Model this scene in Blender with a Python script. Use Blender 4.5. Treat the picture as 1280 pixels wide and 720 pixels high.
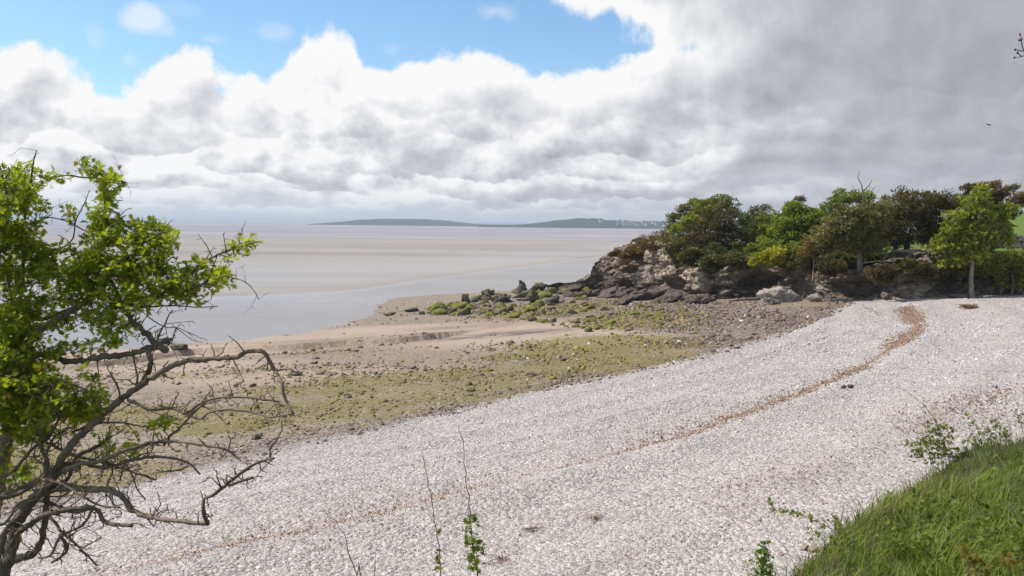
import bpy, math, random
import numpy as np
from mathutils import Vector, Matrix

random.seed(7)
rng = np.random.default_rng(11)
scene = bpy.context.scene
col = scene.collection
for o in list(bpy.data.objects):
    bpy.data.objects.remove(o, do_unlink=True)

# ------------------------------------------------------------------ camera
F = 1065.0                      # focal length in pixels of the 1280 px wide photograph
CAMZ = 5.0
PITCH = math.atan((360 - 281.2) / F)
ROLL = 0.0105
cam_d = bpy.data.cameras.new('camera')
cam_d.sensor_width = 36.0
cam_d.lens = 36.0 * F / 1280.0
cam_d.clip_start = 0.05
cam_d.clip_end = 40000.0
cam = bpy.data.objects.new('camera', cam_d)
col.objects.link(cam)
cam.location = (0, 0, CAMZ)
CR = Matrix.Rotation(math.pi / 2 - PITCH, 3, 'X') @ Matrix.Rotation(ROLL, 3, 'Z')
cam.rotation_euler = CR.to_euler()
scene.camera = cam

# ------------------------------------------------------------------ light and exposure
SUN_EL = math.radians(50)
SUN_AZ = math.radians(-84)      # from the viewing direction (+Y), negative to the left
sd = Vector((math.sin(SUN_AZ) * math.cos(SUN_EL), math.cos(SUN_AZ) * math.cos(SUN_EL), math.sin(SUN_EL)))
sun_d = bpy.data.lights.new('sun', 'SUN')
sun_d.energy = 4.3
sun_d.angle = math.radians(0.6)
sun_d.color = (1.0, 0.95, 0.88)
sun = bpy.data.objects.new('sun', sun_d)
col.objects.link(sun)
sun.rotation_euler = sd.to_track_quat('Z', 'Y').to_euler()
scene.view_settings.view_transform = 'Standard'
scene.view_settings.look = 'None'
scene.view_settings.gamma = 1.0
scene.view_settings.exposure = 0.15
scene.view_settings.use_curve_mapping = False
scene.render.engine = 'CYCLES'
cy = scene.cycles
cy.use_denoising = True
cy.max_bounces = 6
cy.diffuse_bounces = 3
cy.glossy_bounces = 2
cy.transmission_bounces = 4
cy.volume_bounces = 0
cy.transparent_max_bounces = 6
cy.use_adaptive_sampling = True
cy.adaptive_threshold = 0.02
cy.volume_max_steps = 32


# ------------------------------------------------------------------ node helper
class NT:
    def __init__(s, tree):
        s.t = tree
        s.t.nodes.clear()

    def n(s, kind, **kw):
        nd = s.t.nodes.new(kind)
        for k, v in kw.items():
            if k.startswith('_'):
                setattr(nd, k[1:], v)
        return nd

    def put(s, sock, v):
        if v is None:
            return
        if isinstance(v, bpy.types.NodeSocket):
            s.t.links.new(v, sock)
        else:
            if isinstance(v, tuple) and len(v) == 3 and sock.type == 'RGBA':
                v = v + (1.0,)
            sock.default_value = v

    def m(s, op, a, b=None, c=None, clamp=False):
        nd = s.t.nodes.new('ShaderNodeMath')
        nd.operation = op
        nd.use_clamp = clamp
        s.put(nd.inputs[0], a)
        s.put(nd.inputs[1], b)
        s.put(nd.inputs[2], c)
        return nd.outputs[0]

    def vm(s, op, a, b=None):
        nd = s.t.nodes.new('ShaderNodeVectorMath')
        nd.operation = op
        s.put(nd.inputs[0], a)
        if op == 'SCALE':
            s.put(nd.inputs[3], b)
        else:
            s.put(nd.inputs[1], b)
        return nd.outputs[1] if op in ('LENGTH', 'DISTANCE', 'DOT_PRODUCT') else nd.outputs[0]

    def noise(s, vec, scale, detail=4, rough=0.5, lac=2.0, dist=0.0):
        nd = s.t.nodes.new('ShaderNodeTexNoise')
        s.put(nd.inputs['Vector'], vec)
        nd.inputs['Scale'].default_value = scale
        nd.inputs['Detail'].default_value = detail
        nd.inputs['Roughness'].default_value = rough
        nd.inputs['Lacunarity'].default_value = lac
        nd.inputs['Distortion'].default_value = dist
        return nd.outputs[0]

    def voro(s, vec, scale, feature='F1', out=0, rand=1.0):
        nd = s.t.nodes.new('ShaderNodeTexVoronoi')
        nd.feature = feature
        s.put(nd.inputs['Vector'], vec)
        nd.inputs['Scale'].default_value = scale
        nd.inputs['Randomness'].default_value = rand
        return nd.outputs[out]

    def mr(s, v, a, b, c=0.0, d=1.0, mode='SMOOTHSTEP'):
        nd = s.t.nodes.new('ShaderNodeMapRange')
        nd.interpolation_type = mode
        s.put(nd.inputs[0], v)
        for i, x in enumerate((a, b, c, d)):
            s.put(nd.inputs[1 + i], x)
        return nd.outputs[0]

    def mix(s, f, a, b, blend='MIX'):
        nd = s.t.nodes.new('ShaderNodeMix')
        nd.data_type = 'RGBA'
        nd.blend_type = blend
        s.put(nd.inputs[0], f)
        s.put(nd.inputs[6], a)
        s.put(nd.inputs[7], b)
        return nd.outputs[2]

    def ramp(s, f, pts):
        nd = s.t.nodes.new('ShaderNodeValToRGB')
        e = nd.color_ramp.elements
        while len(e) < len(pts):
            e.new(0.5)
        for el, (p, c) in zip(e, pts):
            el.position = p
            el.color = tuple(c) + (1.0,)
        s.put(nd.inputs[0], f)
        return nd.outputs[0]

    def xyz(s, x, y, z):
        nd = s.t.nodes.new('ShaderNodeCombineXYZ')
        for i, v in enumerate((x, y, z)):
            s.put(nd.inputs[i], v)
        return nd.outputs[0]

    def sep(s, v):
        nd = s.t.nodes.new('ShaderNodeSeparateXYZ')
        s.put(nd.inputs[0], v)
        return nd.outputs

    def attr(s, name, out='Fac'):
        nd = s.t.nodes.new('ShaderNodeAttribute')
        nd.attribute_name = name
        return nd.outputs[out]

    def curve(s, v, pts, lo, hi):
        nd = s.t.nodes.new('ShaderNodeFloatCurve')
        c = nd.mapping.curves[0]
        xs = [(p[0] - lo) / (hi - lo) for p in pts]
        c.points[0].location = (xs[0], pts[0][1])
        c.points[1].location = (xs[-1], pts[-1][1])
        for x, p in list(zip(xs, pts))[1:-1]:
            c.points.new(x, p[1])
        nd.mapping.update()
        s.put(nd.inputs[1], s.mr(v, lo, hi, 0.0, 1.0, 'LINEAR'))
        return nd.outputs[0]

    def bump(s, h, strength=0.5, dist=0.1, normal=None):
        nd = s.t.nodes.new('ShaderNodeBump')
        nd.inputs['Strength'].default_value = strength
        nd.inputs['Distance'].default_value = dist
        s.put(nd.inputs['Height'], h)
        s.put(nd.inputs['Normal'], normal)
        return nd.outputs[0]


# ------------------------------------------------------------------ world: sky with clouds
world = bpy.data.worlds.new('World')
scene.world = world
world.use_nodes = True
w = NT(world.node_tree)
tc = w.n('ShaderNodeTexCoord').outputs['Generated']
dx, dy, dz = w.sep(tc)
az = w.m('ARCTAN2', dx, dy)
el = w.m('ARCSINE', dz)
sky = w.n('ShaderNodeTexSky', _sky_type='NISHITA')
sky.sun_disc = False
sky.sun_elevation = SUN_EL
sky.sun_rotation = SUN_AZ
sky.air_density = 1.0
sky.dust_density = 0.6
sky.ozone_density = 1.5


def azel(px, py):
    v = CR @ Vector(((px - 640), (360 - py), -F))
    v.normalize()
    return math.atan2(v.x, v.y), math.asin(v.z)


# cloud space: foreshortened towards the horizon as a real cloud layer is
elc = w.m('MAXIMUM', el, 0.0)
lay = w.m('MULTIPLY', w.m('LOGARITHM', w.m('ADD', elc, 0.09), math.e), 0.24)
P = w.xyz(az, lay, w.m('MULTIPLY', w.m('COSINE', az), 0.3))
warpn = w.n('ShaderNodeTexNoise')
w.put(warpn.inputs['Vector'], P)
warpn.inputs['Scale'].default_value = 7
warpn.inputs['Detail'].default_value = 5
warp = w.vm('SCALE', w.vm('SUBTRACT', warpn.outputs[1], (0.5, 0.5, 0.5)), 0.07)
P2 = w.vm('ADD', P, w.vm('SCALE', warp, 0.35))
big = w.noise(P2, 6.0, 3, 0.5)
fine = w.noise(P2, 13.0, 10, 0.56)
Psun = w.vm('ADD', P2, (-0.012, 0.022, 0.0))
fine2 = w.noise(Psun, 13.0, 6, 0.56)
puff = w.m('SUBTRACT', 1.0, w.voro(P2, 17.0, 'SMOOTH_F1'))

top_pts = [(-260, 40), (0, 52), (60, 76), (110, 99), (172, 102), (195, 82), (232, 76), (270, 95), (330, 92),
           (352, 62), (432, 42), (455, 74), (560, 72), (625, 84), (700, 92), (742, 86), (790, 74), (840, 50),
           (900, 10), (1000, -60)]
tp = []
for px, py in top_pts:
    a, e = azel(px, py)
    tp.append((a, e / 0.6))
top = w.m('MULTIPLY', w.curve(az, tp, tp[0][0], tp[-1][0]), 0.6)
c1 = w.m('SUBTRACT', top, el)
ax0, el0 = azel(668, 0)
ax1, el1 = azel(790, 52)
# right hand sheet of cloud: right of the line through those two points
sl = (ax1 - ax0) / (el1 - el0)
c2 = w.m('MULTIPLY', w.m('SUBTRACT', az, w.m('ADD', w.m('MULTIPLY', w.m('SUBTRACT', el, el0), sl), ax0)), 0.45)
cover = w.m('MAXIMUM', c1, c2)
frac = w.m('ADD', w.m('MULTIPLY', w.m('SUBTRACT', fine, 0.5), 0.15), w.m('MULTIPLY', w.m('SUBTRACT', puff, 0.6), 0.012))
# overhead and behind the camera: broken cloud
gen = w.m('MULTIPLY', w.m('SUBTRACT', big, 0.52), 0.9)
outside = w.mr(el, 0.36, 0.6)
back = w.mr(dy, 0.35, 0.0)
outw = w.m('MAXIMUM', outside, back)
mixc = w.m('ADD', w.m('MULTIPLY', cover, w.m('SUBTRACT', 1.0, outw)), w.m('MULTIPLY', gen, outw))
dens = w.m('ADD', mixc, frac)
alpha = w.mr(dens, -0.007, 0.012)
# small loose puffs in the blue
def blob(px, py, rx, ry, src):
    a, e = azel(px, py)
    v = w.vm('MULTIPLY', w.vm('SUBTRACT', src, (a, e, 0.0)), (F / rx, F / ry, 0.0))
    return w.vm('LENGTH', v)
Q = w.vm('ADD', w.xyz(az, el, 0.0), w.vm('MULTIPLY', warp, (0.9, 0.55, 0.0)))
Qs = w.vm('ADD', w.xyz(az, el, 0.0), w.vm('MULTIPLY', warp, (0.25, 0.2, 0.0)))
for (px, py, rx, ry, a) in ((180, 25, 22, 13, .75), (205, 37, 16, 9, .4), (265, 50, 20, 10, .5), (615, 13, 30, 14, .6),
                            (120, 48, 10, 14, .25), (345, 40, 22, 10, .3), (490, 62, 12, 8, .2), (162, 75, 8, 8, .25),
                            (232, 14, 30, 8, .12)):
    d = blob(px, py, rx, ry, Qs)
    g = w.m('MULTIPLY', w.mr(w.m('ADD', d, w.m('MULTIPLY', w.m('SUBTRACT', fine, 0.5), 3.6)), 1.1, 0.0), a * 0.8)
    alpha = w.m('MAXIMUM', alpha, g)

# brightness of the cloud body
base_pts = [(-200, 1.0), (0, 1.0), (300, 1.0), (520, .98), (700, .95), (820, .88), (950, .79), (1100, .69), (1280, .65), (1500, .60)]
bp = [(azel(px, 200)[0], v) for px, v in base_pts]
side = w.curve(az, bp, bp[0][0], bp[-1][0])
right = w.mr(az, 0.10, 0.40)
rel = w.m('SUBTRACT', fine, fine2)
dd0 = w.m('ADD', cover, w.m('MULTIPLY', w.m('SUBTRACT', fine, 0.5), 0.10))
lum = w.m('SUBTRACT', 1.04, w.mr(dd0, 0.02, 0.10, 0.0, 0.17))
# ranks of cumulus one behind the other: bright heads, flat grey bases, smaller towards the horizon
for k, (e_, a_, f_, h_, g_) in enumerate(((.150, .055, 5.0, .055, .86), (.112, .040, 7.0, .045, .79), (.080, .030, 9.0, .034, .80), (.055, .022, 13.0, .024, .79), (.034, .014, 19.0, .015, .82), (.020, .008, 28.0, .010, .80))):
    v1 = w.xyz(w.m('MULTIPLY', az, f_), w.m('MULTIPLY', el, f_ * 0.9), 3.7 * k + 1.3)
    n1 = w.noise(v1, 1.0, 9, 0.55)
    T = w.m('ADD', e_, w.m('MULTIPLY', w.m('SUBTRACT', n1, 0.5), a_ * 3.0))
    dpt = w.m('SUBTRACT', w.m('ADD', T, w.m('MULTIPLY', w.m('SUBTRACT', fine, 0.5), a_ * 0.5)), el)
    msk = w.mr(dpt, 0.0, h_ * 0.13)
    msk = w.m('MULTIPLY', msk, w.mr(dpt, h_ * 1.6, h_ * 3.2, 1.0, 0.0))
    pres = w.mr(w.noise(w.xyz(w.m('MULTIPLY', az, f_ * .45), 7.0 * k, 0.0), 1.0, 3, .5), 0.40, 0.52)
    msk = w.m('MULTIPLY', msk, w.m('MULTIPLY', pres, w.m('SUBTRACT', 1.0, w.m('MULTIPLY', right, 0.60))))
    lr = w.mr(w.m('ADD', dpt, w.m('MULTIPLY', rel, h_ * -1.2)), h_ * 0.05, h_ * 1.25, 1.05, g_)
    lmix = w.n('ShaderNodeMix', _data_type='FLOAT')
    w.put(lmix.inputs[0], msk)
    w.put(lmix.inputs[2], lum)
    w.put(lmix.inputs[3], lr)
    lum = lmix.outputs[0]
lum = w.m('MULTIPLY', lum, side)
for (px, py, rx, ry, a) in ((40, 108, 52, 26, -.34), (245, 100, 38, 38, -.24), (640, 148, 95, 40, -.30), (500, 180, 150, 26, -.24),
                            (680, 165, 60, 45, -.16), (330, 205, 130, 16, -.16), (90, 195, 60, 12, -.24), (300, 232, 150, 10, -.18),
                            (600, 215, 240, 18, -.20), (760, 215, 120, 34, -.12), (640, 245, 380, 20, -.16), (940, 120, 80, 26, -.08),
                            (1150, 40, 220, 60, .02), (1130, 130, 200, 26, -.07), (1130, 158, 220, 14, .12), (1000, 190, 180, 10, .10),
                            (1050, 230, 260, 24, .13), (960, 245, 70, 10, .12), (860, 190, 70, 22, .10), (700, 130, 50, 40, .16),
                            (780, 20, 110, 40, .20), (980, 245, 60, 8, .1), (120, 140, 160, 22, .02), (560, 110, 50, 20, -.10),
                            (440, 240, 90, 10, .06), (1230, 120, 90, 80, -.04), (900, 60, 60, 60, .10)):
    d = blob(px, py, rx, ry, Q)
    lum = w.m('ADD', lum, w.mr(d, 1.35, 0.0, 0.0, a * (.42 if a < 0 else .6)))
sm = w.mr(el, 0.0, 0.05, 0.35, 1.0)
amp = w.m('MULTIPLY', w.mr(az, 0.12, 0.42, 1.0, 0.45), sm)
lum = w.m('ADD', lum, w.m('MULTIPLY', w.m('MULTIPLY', rel, 0.85), amp))
edge = w.mr(dens, 0.0, 0.045, 0.10, 0.0)
lum = w.m('ADD', lum, edge)
lum = w.m('MAXIMUM', lum, w.mr(dens, 0.0, -0.03, 0.0, 0.95))
lum = w.m('MINIMUM', w.m('MAXIMUM', lum, 0.30), 1.06)
ccol = w.ramp(lum, [(0.0, (0.10, 0.11, 0.13)), (0.35, (0.24, 0.25, 0.28)), (0.55, (0.40, 0.41, 0.45)),
                    (0.75, (0.60, 0.61, 0.66)), (0.90, (0.83, 0.84, 0.87)), (1.0, (1.0, 1.0, 1.0))])
# distant veil just above the horizon, bluer to the left
veil = w.m('MULTIPLY', w.mr(el, 0.045, 0.002), 0.75)
veilc = w.mix(w.mr(az, -0.45, 0.35), (0.66, 0.74, 0.80), (0.53, 0.57, 0.63))
ccol = w.mix(veil, ccol, veilc)
alpha = w.m('MAXIMUM', alpha, w.m('MULTIPLY', veil, 0.6))
STR = 0.11
cloud = w.vm('SCALE', ccol, 0.88 / STR)
skyc = w.vm('MULTIPLY', sky.outputs[0], (1.08, 1.30, 1.42))
final = w.mix(alpha, skyc, cloud)
bg = w.n('ShaderNodeBackground')
w.put(bg.inputs[0], final)
bg.inputs[1].default_value = STR
wo = w.n('ShaderNodeOutputWorld')
w.t.links.new(bg.outputs[0], wo.inputs[0])
try:
    world.cycles.sampling_method = 'MANUAL'
    world.cycles.sample_map_resolution = 512
except Exception:
    pass


# ------------------------------------------------------------------ geometry helpers
def ray(px, py):
    v = CR @ Vector(((px - 640), (360 - py), -F))
    return v / v.y                       # unit depth


def gz(px, py, z):
    """the point of the plane at height z that the photograph shows at px, py"""
    v = ray(px, py)
    t = (z - CAMZ) / v.z
    return np.array((v.x * t, t, z))


def gy(px, py, Y):
    v = ray(px, py)
    return np.array((v.x * Y, Y, CAMZ + v.z * Y))


def hsh(ix, iy, iz, seed=0):
    h = (ix.astype(np.int64) * 374761393 + iy.astype(np.int64) * 668265263 + iz.astype(np.int64) * 2147483647 + seed * 1274126177) & 0xffffffff
    h = ((h ^ (h >> 13)) * 1274126177) & 0xffffffff
    h = (h ^ (h >> 16)) & 0xffffffff
    h = (h * 2246822519) & 0xffffffff
    return ((h ^ (h >> 15)) & 0xffffff) / float(0xffffff)


def vn(p, seed=0):
    i = np.floor(p).astype(np.int64)
    f = p - i
    u = f * f * (3 - 2 * f)
    r = 0
    for a in (0, 1):
        for b in (0, 1):
            for c in (0, 1):
                wgt = (u[:, 0] if a else 1 - u[:, 0]) * (u[:, 1] if b else 1 - u[:, 1]) * (u[:, 2] if c else 1 - u[:, 2])
                r = r + wgt * hsh(i[:, 0] + a, i[:, 1] + b, i[:, 2] + c, seed)
    return r


def fbm(p, octv=4, seed=0, gain=0.5):
    s = 0
    a = 1.0
    tot = 0
    q = p.copy()
    for k in range(octv):
        s = s + a * (vn(q, seed + k) - 0.5)
        tot += a
        a *= gain
        q = q * 2.03 + 17.3
    return s / tot * 2


def voron(p, seed=0):
    """nearest, second distance and a random value of the nearest cell"""
    i = np.floor(p).astype(np.int64)
    d1 = np.full(len(p), 9.0)
    d2 = np.full(len(p), 9.0)
    idv = np.zeros(len(p))
    for a in (-1, 0, 1):
        for b in (-1, 0, 1):
            for c in (-1, 0, 1):
                cx, cyy, cz = i[:, 0] + a, i[:, 1] + b, i[:, 2] + c
                q = np.stack([cx + hsh(cx, cyy, cz, seed), cyy + hsh(cx, cyy, cz, seed + 1), cz + hsh(cx, cyy, cz, seed + 2)], 1)
                d = np.linalg.norm(p - q, axis=1)
                r = hsh(cx, cyy, cz, seed + 3)
                m = d < d1
                d2 = np.where(m, d1, np.minimum(d2, d))
                idv = np.where(m, r, idv)
                d1 = np.where(m, d, d1)
    return d1, d2, idv


def sstep(x, a, b):
    t = np.clip((x - a) / (b - a), 0, 1)
    return t * t * (3 - 2 * t)


def pline_dist(xy, pts):
    """distance to a polyline, signed: positive on its right hand side; and the arc parameter"""
    pts = np.asarray(pts, float)[:, :2]
    best = np.full(len(xy), 1e9)
    sgn = np.ones(len(xy))
    par = np.zeros(len(xy))
    acc = 0.0
    for a, b in zip(pts[:-1], pts[1:]):
        ab = b - a
        L = np.linalg.norm(ab)
        t = np.clip(((xy - a) @ ab) / (L * L), 0, 1)
        q = a + t[:, None] * ab
        dv = xy - q
        d = np.linalg.norm(dv, axis=1)
        cr = ab[0] * dv[:, 1] - ab[1] * dv[:, 0]
        m = d < best - 1e-9
        best = np.where(m, d, best)
        sgn = np.where(m, np.where(cr < 0, 1.0, -1.0), sgn)
        par = np.where(m, acc + t * L, par)
        acc += L
    return best * sgn, par


class MB:
    """collects vertices, faces of mixed size and colours; links them as ONE mesh object"""
    def __init__(s):
        s.v = []
        s.f = []
        s.c = []
        s.n = 0

    def add(s, v, faces, c=None):
        v = np.asarray(v, float).reshape(-1, 3)
        s.v.append(v)
        if not isinstance(faces, (list, tuple)) or (len(faces) and not isinstance(faces[0], np.ndarray)):
            faces = [np.asarray(faces, int)]
        for f in faces:
            s.f.append(f + s.n)
        if c is None:
            c = (1, 1, 1)
        c = np.asarray(c, float)
        if c.ndim == 1:
            c = np.tile(c, (len(v), 1))
        s.c.append(c)
        s.n += len(v)

    def build(s, name, mat, parent=None, smooth=False, attrs=None, loc=None):
        V = np.concatenate(s.v)
        if loc is not None:
            V = V - np.asarray(loc)
        C = np.concatenate(s.c)
        me = bpy.data.meshes.new(name)
        me.vertices.add(len(V))
        me.vertices.foreach_set('co', V.astype(np.float32).ravel())
        tot = np.concatenate([np.full(len(f), f.shape[1]) for f in s.f])
        loops = np.concatenate([f.ravel() for f in s.f])
        start = np.concatenate([[0], np.cumsum(tot)[:-1]])
        me.loops.add(len(loops))
        me.loops.foreach_set('vertex_index', loops.astype(np.int32))
        me.polygons.add(len(tot))
        me.polygons.foreach_set('loop_start', start.astype(np.int32))
        me.polygons.foreach_set('loop_total', tot.astype(np.int32))
        if smooth:
            me.polygons.foreach_set('use_smooth', np.ones(len(tot), bool))
        ca = me.attributes.new('col', 'FLOAT_COLOR', 'POINT')
        ca.data.foreach_set('color', np.concatenate([C, np.ones((len(C), 1))], 1).astype(np.float32).ravel())
        for k, a in (attrs or {}).items():
            at = me.attributes.new(k, 'FLOAT', 'POINT')
            at.data.foreach_set('value', np.asarray(a, np.float32))
        me.update()
        me.validate()
        if mat:
            me.materials.append(mat)
        o = bpy.data.objects.new(name, me)
        col.objects.link(o)
        if parent is not None:
            o.parent = parent
        elif loc is not None:
            o.location = loc
        return o


def tag(o, label=None, cat=None, group=None, kind=None):
    if label:
        o['label'] = label
    if cat:
        o['category'] = cat
    if group:
        o['group'] = group
    if kind:
        o['kind'] = kind
    return o


def thing(name, label, cat, loc, group=None):
    o = bpy.data.objects.new(name, None)
    o.empty_display_size = 0.3
    col.objects.link(o)
    o.location = loc
    return tag(o, label, cat, group)


def smooth_line(pts, rad, step):
    """Catmull-Rom resampling of a polyline with radii"""
    P_ = np.asarray(pts, float)
    R_ = np.asarray(rad, float)
    if len(P_) < 2:
        return P_, R_
    A = np.vstack([2 * P_[0] - P_[1], P_, 2 * P_[-1] - P_[-2]])
    out, ro = [], []
    for i in range(len(P_) - 1):
        p0, p1, p2, p3 = A[i], A[i + 1], A[i + 2], A[i + 3]
        n = max(1, int(np.linalg.norm(p2 - p1) / step))
        for k in range(n):
            t = k / n
            out.append(0.5 * ((2 * p1) + (-p0 + p2) * t + (2 * p0 - 5 * p1 + 4 * p2 - p3) * t * t + (-p0 + 3 * p1 - 3 * p2 + p3) * t ** 3))
            ro.append(R_[i] * (1 - t) + R_[i + 1] * t)
    out.append(P_[-1])
    ro.append(R_[-1])
    return np.array(out), np.array(ro)


def tube(mb, pts, rad, sides=6, c=(1, 1, 1)):
    pts = np.asarray(pts, float)
    rad = np.asarray(rad, float)
    n = len(pts)
    tg = np.gradient(pts, axis=0)
    tg /= np.linalg.norm(tg, axis=1)[:, None] + 1e-9
    ref = np.array((0.31, 0.22, 0.93))
    if abs(tg[0] @ ref) > 0.9:
        ref = np.array((0.9, 0.1, 0.2))
    u = np.cross(tg, ref)
    u /= np.linalg.norm(u, axis=1)[:, None] + 1e-9
    v = np.cross(tg, u)
    a = np.arange(sides) / sides * 2 * np.pi
    ring = pts[:, None, :] + rad[:, None, None] * (np.cos(a)[None, :, None] * u[:, None, :] + np.sin(a)[None, :, None] * v[:, None, :])
    V = ring.reshape(-1, 3)
    i = np.arange(n - 1)[:, None] * sides
    j = np.arange(sides)[None, :]
    k = (j + 1) % sides
    fq = np.stack([i + j, i + k, i + sides + k, i + sides + j], -1).reshape(-1, 4)
    caps = [np.arange(sides)[::-1][None, :], (np.arange(sides) + (n - 1) * sides)[None, :]]
    mb.add(V, [fq] + caps, c)


def rotmats(n, r=rng):
    q = r.normal(size=(n, 4))
    q /= np.linalg.norm(q, axis=1)[:, None]
    w_, x, y, z = q.T
    return np.stack([np.stack([1 - 2 * (y * y + z * z), 2 * (x * y - z * w_), 2 * (x * z + y * w_)], -1),
                     np.stack([2 * (x * y + z * w_), 1 - 2 * (x * x + z * z), 2 * (y * z - x * w_)], -1),
                     np.stack([2 * (x * z - y * w_), 2 * (y * z + x * w_), 1 - 2 * (x * x + y * y)], -1)], 1)


CUBE = np.array([(-1, -1, -1), (1, -1, -1), (1, 1, -1), (-1, 1, -1), (-1, -1, 1), (1, -1, 1), (1, 1, 1), (-1, 1, 1)], float)
CUBEF = np.array([(0, 3, 2, 1), (4, 5, 6, 7), (0, 1, 5, 4), (1, 2, 6, 5), (2, 3, 7, 6), (3, 0, 4, 7)])


def chips(mb, pos, size, colr, flat=0.5, up=None, tilt=0.35):
    """many angular stones: jittered eight-cornered blocks, lying roughly flat"""
    n = len(pos)
    V = np.tile(CUBE[None], (n, 1, 1))
    V += rng.uniform(-0.42, 0.42, V.shape)
    V[:, 4:, :2] *= rng.uniform(0.45, 0.95, (n, 1, 1))
    sc_ = np.stack([rng.uniform(0.6, 1.15, n), rng.uniform(0.45, 0.85, n), flat * rng.uniform(0.5, 1.2, n)], 1) * size[:, None] * 0.5
    V *= sc_[:, None, :]
    a = rng.uniform(0, 2 * np.pi, n)
    ca, sa = np.cos(a), np.sin(a)
    x = V[:, :, 0] * ca[:, None] - V[:, :, 1] * sa[:, None]
    y = V[:, :, 0] * sa[:, None] + V[:, :, 1] * ca[:, None]
    z = V[:, :, 2] + x * rng.normal(0, tilt, n)[:, None] + y * rng.normal(0, tilt, n)[:, None]
    V = np.stack([x, y, z], -1) + pos[:, None, :]
    fc = (CUBEF[None] + (np.arange(n) * 8)[:, None, None]).reshape(-1, 4)
    mb.add(V.reshape(-1, 3), [fc], np.repeat(colr, 8, axis=0))


def leaf_mesh(mb, pos, dirv, nrm, size, colr, outline, centre=(0, 0.45, 0.0)):
    """many lobed leaves: outline is a ring (x, y, lift) fanned round a centre point"""
    n = len(pos)
    dirv = dirv / (np.linalg.norm(dirv, axis=1)[:, None] + 1e-9)
    side = np.cross(dirv, nrm)
    side /= np.linalg.norm(side, axis=1)[:, None] + 1e-9
    nn = np.cross(side, dirv)
    loc = np.vstack([[centre], outline])
    V = pos[:, None, :] + size[:, None, None] * (loc[None, :, 0, None] * side[:, None, :] + loc[None, :, 1, None] * dirv[:, None, :] + loc[None, :, 2, None] * nn[:, None, :])
    k = len(loc)
    r = np.arange(1, k)
    tri = np.stack([np.zeros(k - 1, int), r, np.roll(r, -1)], 1)
    fc = (tri[None] + (np.arange(n) * k)[:, None, None]).reshape(-1, 3)
    mb.add(V.reshape(-1, 3), [fc], np.repeat(colr, k, axis=0))


def rand_dirs(n):
    d = rng.normal(size=(n, 3))
    return d / np.linalg.norm(d, axis=1)[:, None]


# ------------------------------------------------------------------ terrain height from surveyed points
CTRL = [(1280, 368, .75), (1215, 371, .6), (1110, 379, .3), (1040, 380, 0), (960, 385, -.3),
        (900, 378, -.6), (850, 375, -.8), (800, 372, -1.0), (760, 368, -1.2), (720, 365, -1.35), (680, 362, -1.5), (620, 368, -1.7),
        (560, 381, -2.1), (510, 389, -2.32), (450, 402, -2.48), (400, 411, -2.5), (250, 429, -2.5), (100, 441, -2.5), (0, 449, -2.5),
        (1030, 395, -.25), (960, 422, -.4), (850, 452, -.5), (700, 482, -.6), (560, 515, -.7), (400, 550, -.75), (200, 598, -.8), (0, 650, -.8),
        (150, 715, .05), (400, 655, .1), (600, 605, .1), (850, 545, .1), (1000, 490, .15), (1090, 450, .2), (1150, 410, .3), (1135, 385, .33),
        (1280, 490, .8), (1280, 420, .8), (1100, 560, .55), (900, 640, .4), (640, 720, .25), (1000, 720, .6), (1200, 620, .85),
        (600, 450, -1.1), (400, 480, -1.25), (200, 500, -1.4), (0, 520, -1.5), (600, 412, -1.75), (400, 434, -1.95), (200, 450, -2.1), (800, 410, -.9)]
cp = [gz(*c) for c in CTRL]
cp += [np.array(c, float) for c in ((-60, 60, -3.4), (-30, 90, -3.4), (-5, 105, -3.4), (-100, 30, -3.4), (-60, 150, -3.4), (60, 150, -3.4),
                                    (8, 95, -2.8), (0, -20, 1.2), (40, 0, 1.8), (-40, -10, -1.5), (60, 60, 1.5), (45, 75, .5), (20, 72, -.5),
                                    (15, 8, 1.0), (30, 25, 1.1), (-18, 5, -1.0), (-60, 10, -3.0), (100, 80, .5), (100, 0, 2.0))]
cp = np.array(cp)


def tps_fit(p, z, lam=0.02):
    n = len(p)
    d = np.linalg.norm(p[:, None] - p[None], axis=2)
    K = np.where(d > 0, d * d * np.log(d + 1e-12), 0) + lam * np.eye(n) * 50
    Pm = np.hstack([np.ones((n, 1)), p])
    A = np.vstack([np.hstack([K, Pm]), np.hstack([Pm.T, np.zeros((3, 3))])])
    return np.linalg.solve(A, np.concatenate([z, np.zeros(3)]))


TW = tps_fit(cp[:, :2], cp[:, 2])
LOW_EDGE = [(-60, 668), (0, 650), (200, 598), (400, 550), (560, 515), (700, 482), (850, 452), (960, 422), (1030, 395), (1060, 383)]
LOW_Z = [-.8, -.8, -.8, -.75, -.7, -.6, -.5, -.4, -.25, -.1]
low_line = np.array([(-30, 6, -1)] + [gz(a, b, z) for (a, b), z in zip(LOW_EDGE, LOW_Z)] + [(24, 62, 0)])
STRAND = [(-100, 790, 0), (150, 712, .05), (280, 680, .08), (400, 655, .1), (500, 632, .1), (600, 605, .1), (720, 577, .1), (850, 543, .1), (930, 515, .12),
          (1000, 490, .15), (1050, 470, .18), (1090, 450, .2), (1125, 428, .25), (1148, 408, .3), (1140, 394, .32), (1130, 383, .33)]
strand_line = np.array([gz(*c) for c in STRAND])
SCARP = [(180, 447, -2.15), (250, 436, -2.1), (330, 434, -2.0), (400, 430, -1.97), (450, 428, -1.93), (500, 426, -1.88), (540, 421, -1.86)]
scarp_line = np.array([gz(*c) for c in SCARP])


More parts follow.
